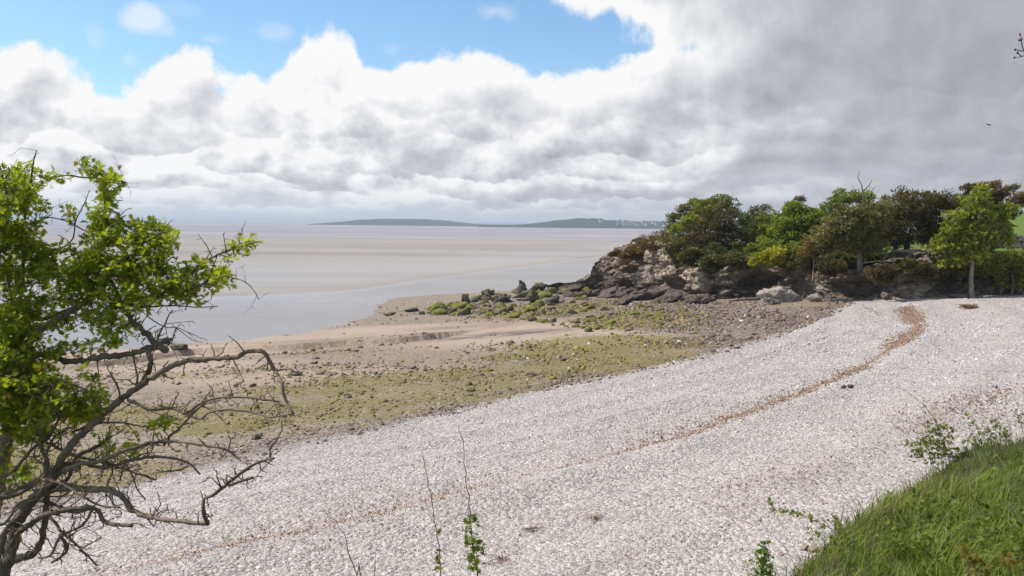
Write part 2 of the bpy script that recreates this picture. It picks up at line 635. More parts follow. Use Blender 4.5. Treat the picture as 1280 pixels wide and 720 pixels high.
def Hbase(xy):
    out = np.zeros(len(xy))
    for s in range(0, len(xy), 40000):
        q = xy[s:s + 40000]
        d = np.linalg.norm(q[:, None] - cp[None, :, :2], axis=2)
        K = d * d * np.log(d + 1e-12)
        out[s:s + 40000] = K @ TW[:len(cp)] + TW[len(cp)] + q @ TW[len(cp) + 1:]
    r = np.linalg.norm((xy - np.array((5, 45))) / np.array((1.0, 1.0)), axis=1)
    far = sstep(r, 75, 110)
    return out * (1 - far) + (-3.4) * far


def H(xy, detail=True):
    z = Hbase(xy)
    ds, _ = pline_dist(xy, low_line)
    sh = sstep(ds, -0.3, 0.6)
    st, _ = pline_dist(xy, strand_line)
    # berms: the line of the last tides stands as low ridges in the shingle
    z = z + sh * (0.11 * np.exp(-((st - 0.9) / 0.7) ** 2) - 0.08 * np.exp(-((st + 0.2) / 0.5) ** 2) + 0.08 * np.exp(-((st + 2.6) / 0.5) ** 2)
                  + 0.08 * np.exp(-((st + 4.6) / 0.5) ** 2) + 0.09 * np.exp(-((st - 4.5) / 0.8) ** 2))
    # the little eroded step in the sand near the water
    sc_, _ = pline_dist(xy, scarp_line)
    near = np.exp(-(np.abs(sc_) / 3.5) ** 2)
    wob = 0.35 * fbm(np.c_[xy * 0.8, np.zeros(len(xy))], 3, 5)
    z = z + np.where(np.abs(sc_) < 8, near * 0.34 * (0.5 - sstep(sc_ + wob * 1.3, -0.12, 0.12)), 0)
    if detail:
        p3 = np.c_[xy, np.zeros(len(xy))]
        z = z + sh * (0.03 * fbm(p3 * 0.7, 4, 1) + 0.02 * fbm(p3 * 3.1, 2, 3))
        mud = 1 - sh
        z = z + mud * (0.05 * fbm(p3 * 0.35, 4, 2) + 0.03 * fbm(p3 * 1.9, 3, 8))
    return z


def hz1(x, y):
    return float(H(np.array([[x, y]]))[0])


# ------------------------------------------------------------------ materials
def new_mat(name):
    m_ = bpy.data.materials.new(name)
    m_.use_nodes = True
    t = NT(m_.node_tree)
    b = t.n('ShaderNodeBsdfPrincipled')
    o = t.n('ShaderNodeOutputMaterial')
    t.t.links.new(b.outputs[0], o.inputs[0])
    return m_, t, b, o


def pos_of(t):
    return t.n('ShaderNodeNewGeometry').outputs['Position']


def mat_simple(name, bump_scale=8, bump=0.3, bdist=0.03, rough=0.85, var=0.35, vscale=1.5, spec=0.3):
    """takes its colour from the mesh attribute 'col', breaks it up with noise, adds relief"""
    m_, t, b, o = new_mat(name)
    p = t.n('ShaderNodeTexCoord').outputs['Object']
    c = t.attr('col', 'Color')
    nz = t.noise(p, vscale, 6, 0.6)
    c = t.mix(1.0, c, t.ramp(nz, [(0.25, (1 - var,) * 3), (0.75, (1 + var * 0.6,) * 3)]), 'MULTIPLY')
    t.put(b.inputs['Base Color'], c)
    b.inputs['Roughness'].default_value = rough
    b.inputs['Specular IOR Level'].default_value = spec
    h = t.noise(p, bump_scale, 6, 0.65)
    t.put(b.inputs['Normal'], t.bump(h, bump, bdist))
    return m_


def mat_leaf(name, transl=0.4, gloss=0.35, rough=0.55, tcol=(1.25, 1.35, 0.45)):
    m_, t, b, o = new_mat(name)
    c = t.attr('col', 'Color')
    t.put(b.inputs['Base Color'], c)
    b.inputs['Roughness'].default_value = rough
    b.inputs['Specular IOR Level'].default_value = gloss
    tr = t.n('ShaderNodeBsdfTranslucent')
    t.put(tr.inputs[0], t.vm('MULTIPLY', c, tcol))
    ms = t.n('ShaderNodeMixShader')
    ms.inputs[0].default_value = transl
    t.t.links.new(b.outputs[0], ms.inputs[1])
    t.t.links.new(tr.outputs[0], ms.inputs[2])
    t.t.links.new(ms.outputs[0], o.inputs[0])
    return m_


M_LEAF = mat_leaf('leaf', 0.42)
M_HAW = mat_leaf('hawthorn_leaf', 0.56, 0.35, 0.5, (1.3, 1.25, 0.3))
M_GRASS = mat_leaf('grass_blade', 0.3, 0.2, 0.6, (1.15, 1.15, 0.5))
M_BARK = mat_simple('bark', 40, 0.7, 0.01, 0.9, 0.55, 9.0, 0.15)
M_BARKFAR = mat_simple('far_bark', 8, 0.6, 0.05, 0.9, 0.4, 3.0, 0.15)
M_ROCK = mat_simple('boulder_stone', 5, 0.8, 0.12, 0.9, 0.5, 2.2, 0.25)
M_CHIP = mat_simple('shingle_stone', 30, 0.3, 0.01, 0.9, 0.2, 12.0, 0.25)
M_MISC = mat_simple('plain', 12, 0.3, 0.02, 0.85, 0.25, 4.0)

# ------------------------------------------------------------------ ground (one sheet)
def axis_pts(lo, hi, step, far):
    core = np.arange(lo, hi + 1e-6, step)
    up, x, s_ = [], hi, step
    while x < far:
        s_ *= 1.22
        x += s_
        up.append(x)
    dn, x, s_ = [], lo, step
    while x > -far:
        s_ *= 1.22
        x -= s_
        dn.append(x)
    return np.concatenate([np.array(dn[::-1]), core, np.array(up)])


gx = axis_pts(-36, 44, 0.17, 21000)
gyy = axis_pts(2, 98, 0.21, 21000)
X, Y = np.meshgrid(gx, gyy, indexing='ij')
XY = np.stack([X.ravel(), Y.ravel()], 1)
Z = H(XY)
GN = (len(gx), len(gyy))
ii = (np.arange(GN[0] - 1)[:, None] * GN[1] + np.arange(GN[1] - 1)[None, :]).ravel()
GF = np.stack([ii, ii + GN[1], ii + GN[1] + 1, ii + 1], 1)

ds_, _ = pline_dist(XY, low_line)
st_, sp_ = pline_dist(XY, strand_line)


def region(pts, xy, soft=1.5):
    """soft weights of blobs given as (px, py, z, along, across, weight)"""
    out = np.zeros(len(xy))
    for px, py, z, rx, ry, wgt in pts:
        c = gz(px, py, z)
        d = np.sqrt(((xy[:, 0] - c[0]) / rx) ** 2 + ((xy[:, 1] - c[1]) / ry) ** 2)
        out = np.maximum(out, wgt * (1 - sstep(d, 0.35, 1.25)))
    return out


ALG = [(600, 470, -1.0, 11, 3.5, .8), (760, 430, -.8, 7, 8, .9), (800, 400, -1, 6, 9, 1.0), (690, 385, -1.4, 8, 8, 1.0), (450, 505, -1.0, 6, 2.2, .8),
       (620, 388, -1.8, 5, 3.5, .7), (330, 512, -1.3, 2.0, 1.0, 1.0), (280, 540, -1.2, 2.3, 1.3, 1.0), (200, 530, -1.2, 3, 1.3, .9),
       (40, 575, -1.1, 3.5, 2.2, 1.0), (350, 440, -1.9, 6, .9, .7), (430, 444, -1.9, 3, .6, .5), (700, 445, -1.0, 6, 3, .9),
       (150, 560, -1.1, 2.5, 1, .6), (300, 470, -1.7, 9, 3.0, .55), (500, 485, -1.1, 10, 3.5, .75), (650, 495, -.8, 8, 3, .75), (780, 455, -.7, 8, 5, .85), (350, 520, -1.0, 8, 2.2, .75), (150, 520, -1.4, 8, 2.5, .8), (60, 600, -1.0, 5, 2.5, .8), (640, 515, -.8, 7, 1.6, .45),
       (380, 540, -.9, 5, 1.3, .5), (460, 470, -1.3, 8, 2.4, .5), (250, 480, -1.6, 6, 2, .35)]
STN = [(900, 400, -.6, 7, 9, 1.0), (980, 395, -.4, 7, 5, 1.0), (820, 385, -.9, 8, 7, .9), (740, 385, -1.2, 9, 7, .8), (650, 380, -1.6, 9, 7, .8), (900, 425, -.5, 5, 4, .8)]
alg = region(ALG, XY)
stn = region(STN, XY)
sand = region([(680, 420, -1.3, 9, 7, 1), (600, 415, -1.7, 10, 6, 1), (480, 412, -2.2, 8, 4, 1), (350, 422, -2.3, 8, 3.5, 1), (200, 440, -2.3, 9, 4, 1),
               (350, 475, -1.6, 8, 3, .7), (230, 460, -1.9, 7, 3, .8)], XY)
dark = region([(620, 419, -1.6, 5.5, 2.3, 1.0), (540, 420, -1.8, 5, 1.6, .8), (590, 408, -1.8, 5, 2.0, .6), (500, 402, -2.1, 3.5, 1.5, .5)], XY)

gm, t, b, o = new_mat('beach_ground')
p = pos_of(t)
pf = t.vm('MULTIPLY', p, (1, 1, 0.3))
n_ds, n_st, n_al, n_sn, n_sa, n_dk = [t.attr(k) for k in ('ds', 'st', 'alg', 'stn', 'sand', 'dark')]
nA = t.noise(pf, 0.8, 6, 0.6)
nB = t.noise(pf, 3.5, 6, 0.65)
nC = t.noise(pf, 14.0, 5, 0.65)
nD = t.noise(pf, 0.25, 3, 0.5)
wv = t.vm('ADD', pf, t.vm('SCALE', t.n('ShaderNodeTexNoise').outputs[1], 0.0))
vo = t.n('ShaderNodeTexVoronoi')
t.put(vo.inputs['Vector'], pf)
vo.inputs['Scale'].default_value = 13.0
vo2 = t.n('ShaderNodeTexVoronoi')
t.put(vo2.inputs['Vector'], pf)
vo2.inputs['Scale'].default_value = 30.0
rv = t.sep(vo.outputs[1])
rv2 = t.sep(vo2.outputs[1])
sc1 = t.ramp(rv[0], [(0.0, (.24, .215, .195)), (0.2, (.40, .365, .34)), (0.55, (.55, .51, .485)), (0.9, (.66, .625, .60)), (1.0, (.76, .73, .71))])
sc2 = t.ramp(rv2[0], [(0.0, (.24, .215, .20)), (0.25, (.42, .385, .36)), (0.8, (.60, .56, .535)), (1.0, (.70, .67, .65))])
shing = t.mix(0.45, sc1, sc2)
shing = t.mix(1.0, shing, (.93, .88, .835), 'MULTIPLY')
shing = t.mix(1.0, shing, t.ramp(nA, [(0.3, (.88, .875, .87)), (0.7, (1.05, 1.04, 1.04))]), 'MULTIPLY')
# faint tide lines: darker and browner bands of debris parallel to the strand line
wl = t.m('ADD', n_st, t.m('MULTIPLY', t.m('SUBTRACT', nA, 0.5), 0.9))
band = t.m('MULTIPLY', t.mr(t.m('ABSOLUTE', wl), 0.42, 0.02), t.mr(nB, 0.36, 0.54))
band = t.m('MULTIPLY', band, t.mr(nD, .38, .56, .65, 1.0))
shing = t.mix(t.m('MULTIPLY', band, 0.62), shing, t.mix(nC, (.33, .23, .16), (.50, .39, .31)))
for off, wd, am in ((-1.5, .16, .35), (-2.7, .2, .45), (-4.3, .15, .3), (1.3, .2, .12), (4.6, .35, .28)):
    bb = t.m('MULTIPLY', t.mr(t.m('ABSOLUTE', t.m('SUBTRACT', wl, off)), wd, 0.02), t.mr(t.m('MULTIPLY', nB, t.mr(nD, .35, .6)), 0.30, 0.55))
    shing = t.mix(t.m('MULTIPLY', bb, am), shing, (.24, .17, .12))
# scattered brown litter on the upper beach
lit = t.m('MULTIPLY', t.mr(n_st, 2.0, 7.0), t.mr(t.m('ADD', nA, t.m('MULTIPLY', nB, 0.5)), 0.86, 1.0))
shing = t.mix(t.m('MULTIPLY', lit, 0.55), shing, (.34, .23, .16))
# foreshore
sandc = t.mix(nA, (.37, .27, .19), (.47, .355, .26))
strk = t.noise(t.vm('MULTIPLY', p, (0.35, 3.2, 1)), 1.3, 5, 0.6)
sandc = t.mix(t.m('MULTIPLY', t.mr(strk, 0.42, 0.52), n_dk), sandc, (.12, .09, .07))
muds = t.mix(nA, (.29, .215, .145), (.40, .305, .22))
gritm = t.ramp(rv[1], [(0.0, (.11, .085, .055)), (0.5, (.24, .185, .115)), (0.85, (.34, .27, .185)), (1.0, (.5, .46, .38))])
grf = t.m('MULTIPLY', t.mr(t.m('ADD', t.m('MULTIPLY', nB, 0.7), t.m('MULTIPLY', nA, 0.4)), 0.44, 0.56), t.m('SUBTRACT', 1.0, t.m('MULTIPLY', n_sa, 0.95)))
muds = t.mix(t.m('MULTIPLY', grf, 0.8), muds, gritm)
muds = t.mix(n_sa, muds, sandc)
stonec = t.ramp(rv[1], [(0.0, (.10, .075, .06)), (0.5, (.22, .165, .13)), (0.9, (.37, .295, .245)), (1.0, (.5, .46, .43))])
muds = t.mix(t.mr(t.m('ADD', n_sn, t.m('MULTIPLY', t.m('SUBTRACT', nB, .5), .8)), 0.3, 0.6), muds, stonec)
# brown rim of small stones along the foot of the shingle
rim = t.m('MULTIPLY', t.mr(t.m('ADD', n_ds, t.m('MULTIPLY', nB, 1.5)), -1.6, 0.3), 0.85)
muds = t.mix(rim, muds, stonec)
algc = t.mix(nC, (.12, .09, .03), (.34, .255, .085))
algc = t.mix(t.mr(nD, 0.4, 0.6), algc, t.mix(nC, (.13, .105, .02), (.27, .225, .055)))
af = t.mr(t.m('ADD', t.m('MULTIPLY', n_al, 0.50), t.m('ADD', t.m('MULTIPLY', nB, 0.75), t.m('ADD', t.m('MULTIPLY', nC, 0.25), t.m('MULTIPLY', nA, 0.25)))), 0.88, 1.02)
muds = t.mix(t.m('MULTIPLY', af, 0.85), muds, algc)
kk = t.mr(t.m('ADD', n_ds, t.m('MULTIPLY', t.m('SUBTRACT', nB, 0.5), 1.6)), -0.25, 0.35)
full = t.mix(kk, muds, shing)
t.put(b.inputs['Base Color'], full)
t.put(b.inputs['Roughness'], t.m('ADD', t.m('MULTIPLY', kk, 0.3), t.m('ADD', 0.55, t.m('MULTIPLY', nB, 0.2))))
b.inputs['Specular IOR Level'].default_value = 0.3
hh = t.m('ADD', t.m('MULTIPLY', t.m('SUBTRACT', 0.6, vo.outputs[0]), 0.055), t.m('ADD', t.m('MULTIPLY', rv[2], 0.03), t.m('MULTIPLY', t.m('SUBTRACT', 0.6, vo2.outputs[0]), 0.02)))
hm = t.m('ADD', t.m('MULTIPLY', nC, 0.03), t.m('ADD', t.m('MULTIPLY', nB, 0.10), t.m('MULTIPLY', hh, t.m('MAXIMUM', t.m('MAXIMUM', n_sn, rim), t.m('MULTIPLY', grf, 0.6)))))
hmix = t.m('ADD', t.m('MULTIPLY', hh, kk), t.m('MULTIPLY', hm, t.m('SUBTRACT', 1.0, kk)))
t.put(b.inputs['Normal'], t.bump(hmix, 0.85, 1.0))

mb = MB()
mb.add(np.c_[XY, Z], [GF])
g = mb.build('ground', gm, smooth=True, attrs=dict(ds=ds_, st=st_, alg=alg, stn=stn, sand=sand, dark=dark))
tag(g, 'white shingle beach curving down to a brown sandy foreshore', 'beach', kind='structure')


# ------------------------------------------------------------------ water and tidal flats
SEA = -2.5
sx = axis_pts(-120, 100, 4, 21000)
sy = axis_pts(30, 400, 4, 21000)
sx, sy = sx[np.abs(sx) < 26000], sy[(sy > -3000)]
X2, Y2 = np.meshgrid(sx, sy, indexing='ij')
i2 = (np.arange(len(sx) - 1)[:, None] * len(sy) + np.arange(len(sy) - 1)[None, :]).ravel()
wm, t, b, o = new_mat('silty_water')
p = pos_of(t)
xs, ys, zs = t.sep(p)
# the two banks of sediment under the shallow water, as real bands lying across the bay
c0, c1_ = gz(0, 386, SEA), gz(420, 366, SEA)
c2_ = gz(780, 317, SEA)
w1 = t.noise(t.vm('MULTIPLY', p, (0.02, 0.05, 1)), 1.0, 4, 0.55)
lineY = t.m('ADD', t.m('MULTIPLY', t.m('SUBTRACT', xs, float(c1_[0])), float((c2_[1] - c1_[1]) / (c2_[0] - c1_[0]) * 0.62)), float(c1_[1]))
left = t.m('ADD', t.m('MULTIPLY', t.m('SUBTRACT', xs, float(c1_[0])), float((c1_[1] - c0[1]) / (c1_[0] - c0[0]))), float(c1_[1]))
rightY = t.m('ADD', t.m('MULTIPLY', t.m('SUBTRACT', xs, float(c1_[0])), float((c2_[1] - c1_[1]) / (c2_[0] - c1_[0]))), float(c1_[1]))
lineY = t.m('MAXIMUM', left, rightY)
over = t.m('SUBTRACT', ys, lineY)
over = t.m('ADD', over, t.m('MULTIPLY', t.m('SUBTRACT', w1, 0.5), 9.0))
flat = t.mr(over, -4.0, 8.0)
rimf = t.m('MULTIPLY', t.mr(over, -4.0, 0.0), t.mr(over, 5.0, 1.0))
logy = t.m('LOGARITHM', t.m('MAXIMUM', ys, 10.0), math.e)
bvec = t.xyz(t.m('MULTIPLY', xs, 0.0012), t.m('MULTIPLY', logy, 2.6), 0.0)
bands = t.noise(bvec, 1.7, 4, 0.5)
bands2 = t.noise(t.xyz(t.m('MULTIPLY', xs, 0.004), t.m('MULTIPLY', logy, 9.0), 3.0), 1.6, 4, 0.6)
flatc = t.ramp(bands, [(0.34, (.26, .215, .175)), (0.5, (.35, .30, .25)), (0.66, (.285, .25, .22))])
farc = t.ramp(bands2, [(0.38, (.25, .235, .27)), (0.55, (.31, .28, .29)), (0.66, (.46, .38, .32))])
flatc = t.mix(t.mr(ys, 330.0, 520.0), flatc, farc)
nearc = t.mix(w1, (.245, .21, .185), (.30, .26, .225))
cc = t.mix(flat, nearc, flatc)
cc = t.mix(t.m('MULTIPLY', rimf, 0.35), cc, (.45, .41, .42))
t.put(b.inputs['Base Color'], cc)
sheen = t.m('MULTIPLY', t.mr(over, 4.0, 22.0), t.mr(t.m('ADD', over, t.m('MULTIPLY', bands, 90.0)), 190.0, 90.0))
t.put(b.inputs['Specular IOR Level'], t.m('ADD', t.mr(over, -1.5, 3.0, 0.30, 0.15), t.m('MULTIPLY', sheen, 0.35)))
t.put(b.inputs['Roughness'], t.m('ADD', t.m('ADD', 0.30, t.m('MULTIPLY', t.m('SUBTRACT', flat, t.m('MULTIPLY', sheen, 0.7)), 0.25)), t.m('MULTIPLY', t.m('SUBTRACT', bands, 0.5), 0.5)))
wa = t.noise(t.vm('MULTIPLY', p, (0.8, 1.7, 1)), 1.0, 5, 0.6)
wb_ = t.noise(t.vm('MULTIPLY', p, (0.14, 0.35, 1)), 1.0, 4, 0.6)
hw = t.m('ADD', t.m('MULTIPLY', wa, 0.13), t.m('MULTIPLY', wb_, 0.18))
t.put(b.inputs['Normal'], t.bump(hw, 0.55, 1.0))
mb = MB()
mb.add(np.stack([X2.ravel(), Y2.ravel(), np.full(X2.size, SEA)], 1), [np.stack([i2, i2 + len(sy), i2 + len(sy) + 1, i2 + 1], 1)])
tag(mb.build('sea', wm, smooth=True), 'silty brown tidal water spread across the wide bay', 'sea', kind='structure')

# ------------------------------------------------------------------ far coast
hill_m, t, b, o = new_mat('far_hillside')
p = pos_of(t)
nn_ = t.noise(p, 0.012, 5, 0.6)
nt_ = t.noise(p, 0.05, 4, 0.7)
vf = t.voro(t.vm('MULTIPLY', p, (1, .35, 1)), 0.006, 'F1', 1)
woods = t.mix(nt_, (.018, .032, .02), (.042, .058, .034))
fields = t.mix(t.sep(vf)[0], (.035, .055, .03), (.07, .085, .045))
k1 = t.mr(t.m('ADD', nn_, t.m('MULTIPLY', t.attr('wood'), 0.5)), 0.62, 0.70)
t.put(b.inputs['Base Color'], t.mix(k1, fields, woods))
b.inputs['Roughness'].default_value = 0.95
b.inputs['Specular IOR Level'].default_value = 0.1


def far_hill(name, label, prof, dist, depth, wood, rough):
    """ridge of land: prof is a list of (px, py of the skyline) seen at distance dist"""
    prof = np.array([gy(a, b_, dist) for a, b_ in prof])
    xs_ = np.linspace(prof[0, 0], prof[-1, 0], 420)
    hs = np.interp(xs_, prof[:, 0], prof[:, 2]) - SEA
    k = np.ones(9) / 9
    hs = np.convolve(np.pad(hs, 4, mode='edge'), k, mode='valid')
    vs = np.linspace(0, 1, 40)
    Xg, Vg = np.meshgrid(xs_, vs, indexing='ij')
    shape = np.sin(np.pi * np.clip(Vg, 0, 1)) ** 0.8
    Yg = dist + (Vg - 0.5) * depth
    pp = np.stack([Xg.ravel() / 60, Yg.ravel() / 60, np.zeros(Xg.size)], 1)
    n_ = fbm(pp, 5, 21).reshape(Xg.shape)
    tuft = np.maximum(0, fbm(pp * 4.1, 3, 31)).reshape(Xg.shape)
    Zg = SEA - 1.0 + (np.maximum(hs, 0.02)[:, None] + 1.0) * shape * (1 + 0.06 * n_) + rough * tuft * shape * np.clip(hs[:, None] / 14, 0.2, 1)
    i_ = (np.arange(419)[:, None] * 40 + np.arange(39)[None, :]).ravel()
    m_ = MB()
    m_.add(np.stack([Xg.ravel(), Yg.ravel(), Zg.ravel()], 1), [np.stack([i_, i_ + 40, i_ + 41, i_ + 1], 1)])
    ob = m_.build(name, hill_m, smooth=True, attrs=dict(wood=np.full(Xg.size, wood)))
    return tag(ob, label, 'hill', kind='structure'), (xs_, hs)


far_hill('hills', 'long low green hill far across the bay', [(398, 279.6), (425, 277.6), (450, 275), (475, 273.8), (500, 273.5), (530, 274), (560, 276),
         (590, 279.5), (612, 281), (640, 282.4)], 3700, 500, 0.8, 2.5)
h2, prof2 = far_hill('hills', 'wooded hump of land across the bay, nearer the headland', [(600, 281.8), (640, 281.5), (652, 281), (675, 279), (700, 275.5), (722, 273.8), (735, 273.2), (752, 274.3),
               (765, 276.0), (785, 277.6), (800, 277.4), (830, 277.8), (900, 276), (1000, 275), (1150, 276), (1400, 279)], 2700, 450, 0.9, 5.0)
far_hill('hills', 'faint far shore between the two hills', [(560, 281.5), (600, 279.8), (650, 279.6), (700, 280), (760, 281)], 9000, 1200, 0.5, 3.0)
# pale sand bar in front of the coast
barm = mat_simple('sand_bar_sand', .05, .2, 1, 0.9, .2, .02)
mb = MB()
n_ = 160
bx_ = np.linspace(-1200, 900, n_)
for (yc, wd, hh_) in ((2350, 110, .5),):
    rows = []
    for k, v in enumerate(np.linspace(-1, 1, 9)):
        yy = yc + 0.10 * np.abs(bx_) + v * wd * (0.7 + 0.3 * np.sin(bx_ / 190))
        rows.append(np.stack([bx_, yy, np.full(n_, SEA - 0.3 + (hh_ + 0.3) * (1 - v * v))], 1))
    V = np.concatenate(rows)
    i_ = (np.arange(8)[:, None] * n_ + np.arange(n_ - 1)[None, :]).ravel()
    mb.add(V, [np.stack([i_, i_ + 1, i_ + n_ + 1, i_ + n_], 1)], (.56, .44, .34))
tag(mb.build('sand_bar', barm, smooth=True), 'pale sand bar exposed in front of the far coast', 'sand bar', kind='structure')

# far town: each house a thing, walls and a gable roof
hm1 = mat_simple('far_render', .5, .1, .1, .9, .1, .3)
for k in range(46):
    px = rng.uniform(770, 846) if k > 5 else rng.uniform(745, 790)
    x0 = gy(px, 280, 2500)[0]
    hx = np.interp(x0, prof2[0], prof2[1])
    v = rng.uniform(0.10, 0.30)
    yy = 2700 + (v - 0.5) * 450
    zz = SEA - 1 + (hx + 1) * math.sin(math.pi * v) ** 0.8 + 0.5
    x0 = x0 / 2500 * yy
    L, W_, Hh = rng.uniform(6, 11), rng.uniform(6, 8), rng.uniform(3.5, 5)
    e = thing('house', 'tiny pale house on the far slope across the bay', 'house', (x0, yy, zz), 'houses of the town across the bay')
    e.rotation_euler = (0, 0, rng.uniform(-.5, .5))
    wc = (.55, .53, .5) if rng.random() < .4 else (.36, .31, .28)
    m_ = MB()
    m_.add(CUBE * (L / 2, W_ / 2, Hh / 2 + 1) + (0, 0, Hh / 2 - 1), [CUBEF], wc)
    m_.build('wall', hm1, e)
    m_ = MB()
    a_, b__ = L / 2 + .3, W_ / 2 + .4
    m_.add([(-a_, -b__, Hh), (a_, -b__, Hh), (a_, b__, Hh), (-a_, b__, Hh), (-a_, 0, Hh + 3), (a_, 0, Hh + 3)],
           [np.array([(0, 1, 5, 4), (2, 3, 4, 5), (0, 3, 2, 1)]), np.array([(0, 4, 3), (1, 2, 5)])], (.16, .13, .13))
    m_.build('roof', hm1, e)


# ------------------------------------------------------------------ headland: cliff ribbon and the ground above it
# px, py of the foot, height of the foot, height of the face
CL = [(1520, 366, 1.2, 2.0), (1400, 367, 1.0, 2.0), (1290, 369, .7, 2.2), (1215, 371, .55, 2.6), (1160, 375, .4, 3.0), (1110, 378, .25, 3.0), (1060, 378, .0, 2.3), (1030, 376, -.1, 2.2),
      (990, 374, -.35, 2.6), (950, 374, -.5, 3.2), (905, 375, -.65, 3.6), (870, 374, -.75, 3.7), (840, 372, -.85, 3.9), (815, 368, -.95, 4.7), (790, 367, -1.1, 4.9), (768, 366, -1.2, 4.4),
      (748, 364, -1.3, 3.4)]
cl = [np.append(gz(a, b_, z), h) for a, b_, z, h in CL]
# the low tail of the point, then round it and away along the hidden seaward side
for a, b_, z, h in ((738, 364, -1.33, 2.6), (731, 364, -1.35, 1.2), (704, 363, -1.45, .9), (682, 363, -1.5, .5)):
    cl.append(np.append(gz(a, b_, z), h))
tipx, tipy = cl[-1][0], cl[-1][1]
for dx_, dy_, h in ((0.4, 2.5, .4), (3.5, 6, 1.6), (7, 11, 2.4), (16, 18, 3.2), (28, 24, 3.6), (60, 35, 4.0), (110, 50, 4.0)):
    cl.append(np.array((tipx + dx_, tipy + dy_, -2.2, h)))
cl = np.array(cl)
CLP, CLH = smooth_line(cl[:, :3], cl[:, 3], 0.16)
seg = np.gradient(CLP[:, :2], axis=0)
seg /= np.linalg.norm(seg, axis=1)[:, None]
kw = 41
nrm2 = np.stack([-seg[:, 1], seg[:, 0]], 1) * -1.0       # towards the beach?  checked below
nrm2 = np.stack([np.convolve(np.pad(nrm2[:, k], kw // 2, mode='edge'), np.ones(kw) / kw, mode='valid') for k in (0, 1)], 1)
nrm2 /= np.linalg.norm(nrm2, axis=1)[:, None]
mid = len(CLP) // 4
if nrm2[mid, 1] > 0:                                     # the face there looks back at the camera (-y)
    nrm2 = -nrm2
NT_ = 74
tt = np.linspace(0, 1, NT_)
S = len(CLP)
# profile: face to t=0.8, then the cap going inland
faceh = np.clip(tt / 0.8, 0, 1)
inl = np.where(tt > 0.8, (tt - 0.8) / 0.2, 0)
base = CLP[:, None, :]
Zc = base[:, :, 2] - 0.5 + (CLH[:, None] + 0.5) * faceh[None, :] + 0.05 * inl[None, :]
off = -(0.10 * CLH[:, None] * faceh[None, :] ** 1.5) - 3.2 * inl[None, :]
Xc = base[:, :, 0] + nrm2[:, None, 0] * off
Yc = base[:, :, 1] + nrm2[:, None, 1] * off
pc = np.stack([Xc.ravel(), Yc.ravel(), Zc.ravel()], 1)
# strata dip to the left (down towards the sea)
dip = pc[:, 2] + pc[:, 0] * 0.0 - 0.22 * (pc[:, 0] - 20)
q = np.stack([pc[:, 0] * 0.55, pc[:, 1] * 0.55, (pc[:, 2] - 0.28 * pc[:, 0]) * 1.15], 1)
q = q + 0.45 * np.stack([fbm(q * 1.3, 3, 41), fbm(q * 1.3, 3, 44), fbm(q * 1.3, 3, 47)], 1)
d1, d2, cid = voron(q * 0.45, 50)
e1, e2, eid = voron(q * 1.9, 60)
big_ = fbm(pc * 0.28, 4, 70)
f1_, f2_, fid = voron(q * 4.6 + .2 * fbm(q * 5, 2, 65)[:, None], 66)
disp = 0.75 * big_ + 0.52 * (cid - 0.5) + 0.26 * (eid - 0.5) + 0.18 * (fid - .5) + 0.20 * fbm(pc * 1.7, 5, 80, .62)
disp -= .17 * np.exp(-((f2_ - f1_) / 0.08) ** 2)
disp -= 0.55 * np.exp(-((d2 - d1) / 0.07) ** 2) + 0.16 * np.exp(-((e2 - e1) / 0.06) ** 2)
sf = 1 - np.repeat(inl[None, :], S, 0).ravel() * 0.8
ft = np.repeat(faceh[None, :], S, 0).ravel()
# hollows: (px, py, radius, depth)
for px, py, rr, dep in ((812, 352, 1.9, 2.2), (786, 338, .8, .8), (835, 356, 1.5, 1.6), (945, 352, 1.4, 1.8), (1030, 366, 1.6, 1.9), (1060, 362, 1.6, 1.7), (1008, 372, 1.0, .8), (880, 352, 1.0, .7), (1130, 362, 1.8, .8), (1190, 356, 1.5, .7)):
    k = np.argmin(np.abs((CLP[:, 0] / CLP[:, 1]) - ray(px, py).x) + (np.arange(S) > S * 0.62) * 10)
    c = gy(px, py, CLP[k, 1])
    dd = np.sqrt((pc[:, 0] - c[0]) ** 2 / 1.9 + ((pc[:, 1] - c[1]) * 0.5) ** 2 + ((pc[:, 2] - c[2] - 0.35 * (pc[:, 0] - c[0]) * 0.6) * 1.7) ** 2) + 0.25 * big_
    disp -= dep * (1 - sstep(dd, rr * 0.35, rr))
# rounded blocks bulging at (1000..1040, 350)
for px, py, rr, dep in ((1015, 352, 1.3, 1.1), (985, 348, 1.4, .9), (1045, 345, 1.0, .8), (860, 345, 2.6, .9), (770, 345, 1.4, .6)):
    k = np.argmin(np.abs((CLP[:, 0] / CLP[:, 1]) - ray(px, py).x) + (np.arange(S) > S * 0.62) * 10)
    c = gy(px, py, CLP[k, 1])
    dd = np.linalg.norm(pc - c, axis=1)
    disp += dep * (1 - sstep(dd, 0, rr))
disp *= np.clip(sf, 0.1, 1)
# ledge foot: the bottom spreads outward as a rubbly apron
disp += 1.1 * (1 - sstep(ft, 0.0, 0.28)) * (0.7 + 0.9 * fbm(pc * 0.5, 3, 90))
N3 = np.repeat(nrm2[:, None, :], NT_, 1).reshape(-1, 2)
pc[:, 0] += N3[:, 0] * disp
pc[:, 1] += N3[:, 1] * disp
pc[:, 2] += (0.25 * fbm(pc * np.array((.5, .5, .3)), 4, 95) + 0.35 * (cid - .5)) * sstep(ft, .5, 1)
wetc = (1 - sstep(pc[:, 2] + 0.5 * big_, -1.0, 0.9)) * sstep(-pc[:, 0], -32, -20)
lum_ = 0.75 + 0.5 * (cid - .5) + 0.35 * fbm(pc * 0.9, 4, 99)
cb = np.array((.52, .43, .34))[None] * lum_[:, None]
cb = cb * (1 - wetc[:, None]) + np.array((.115, .085, .075))[None] * wetc[:, None]
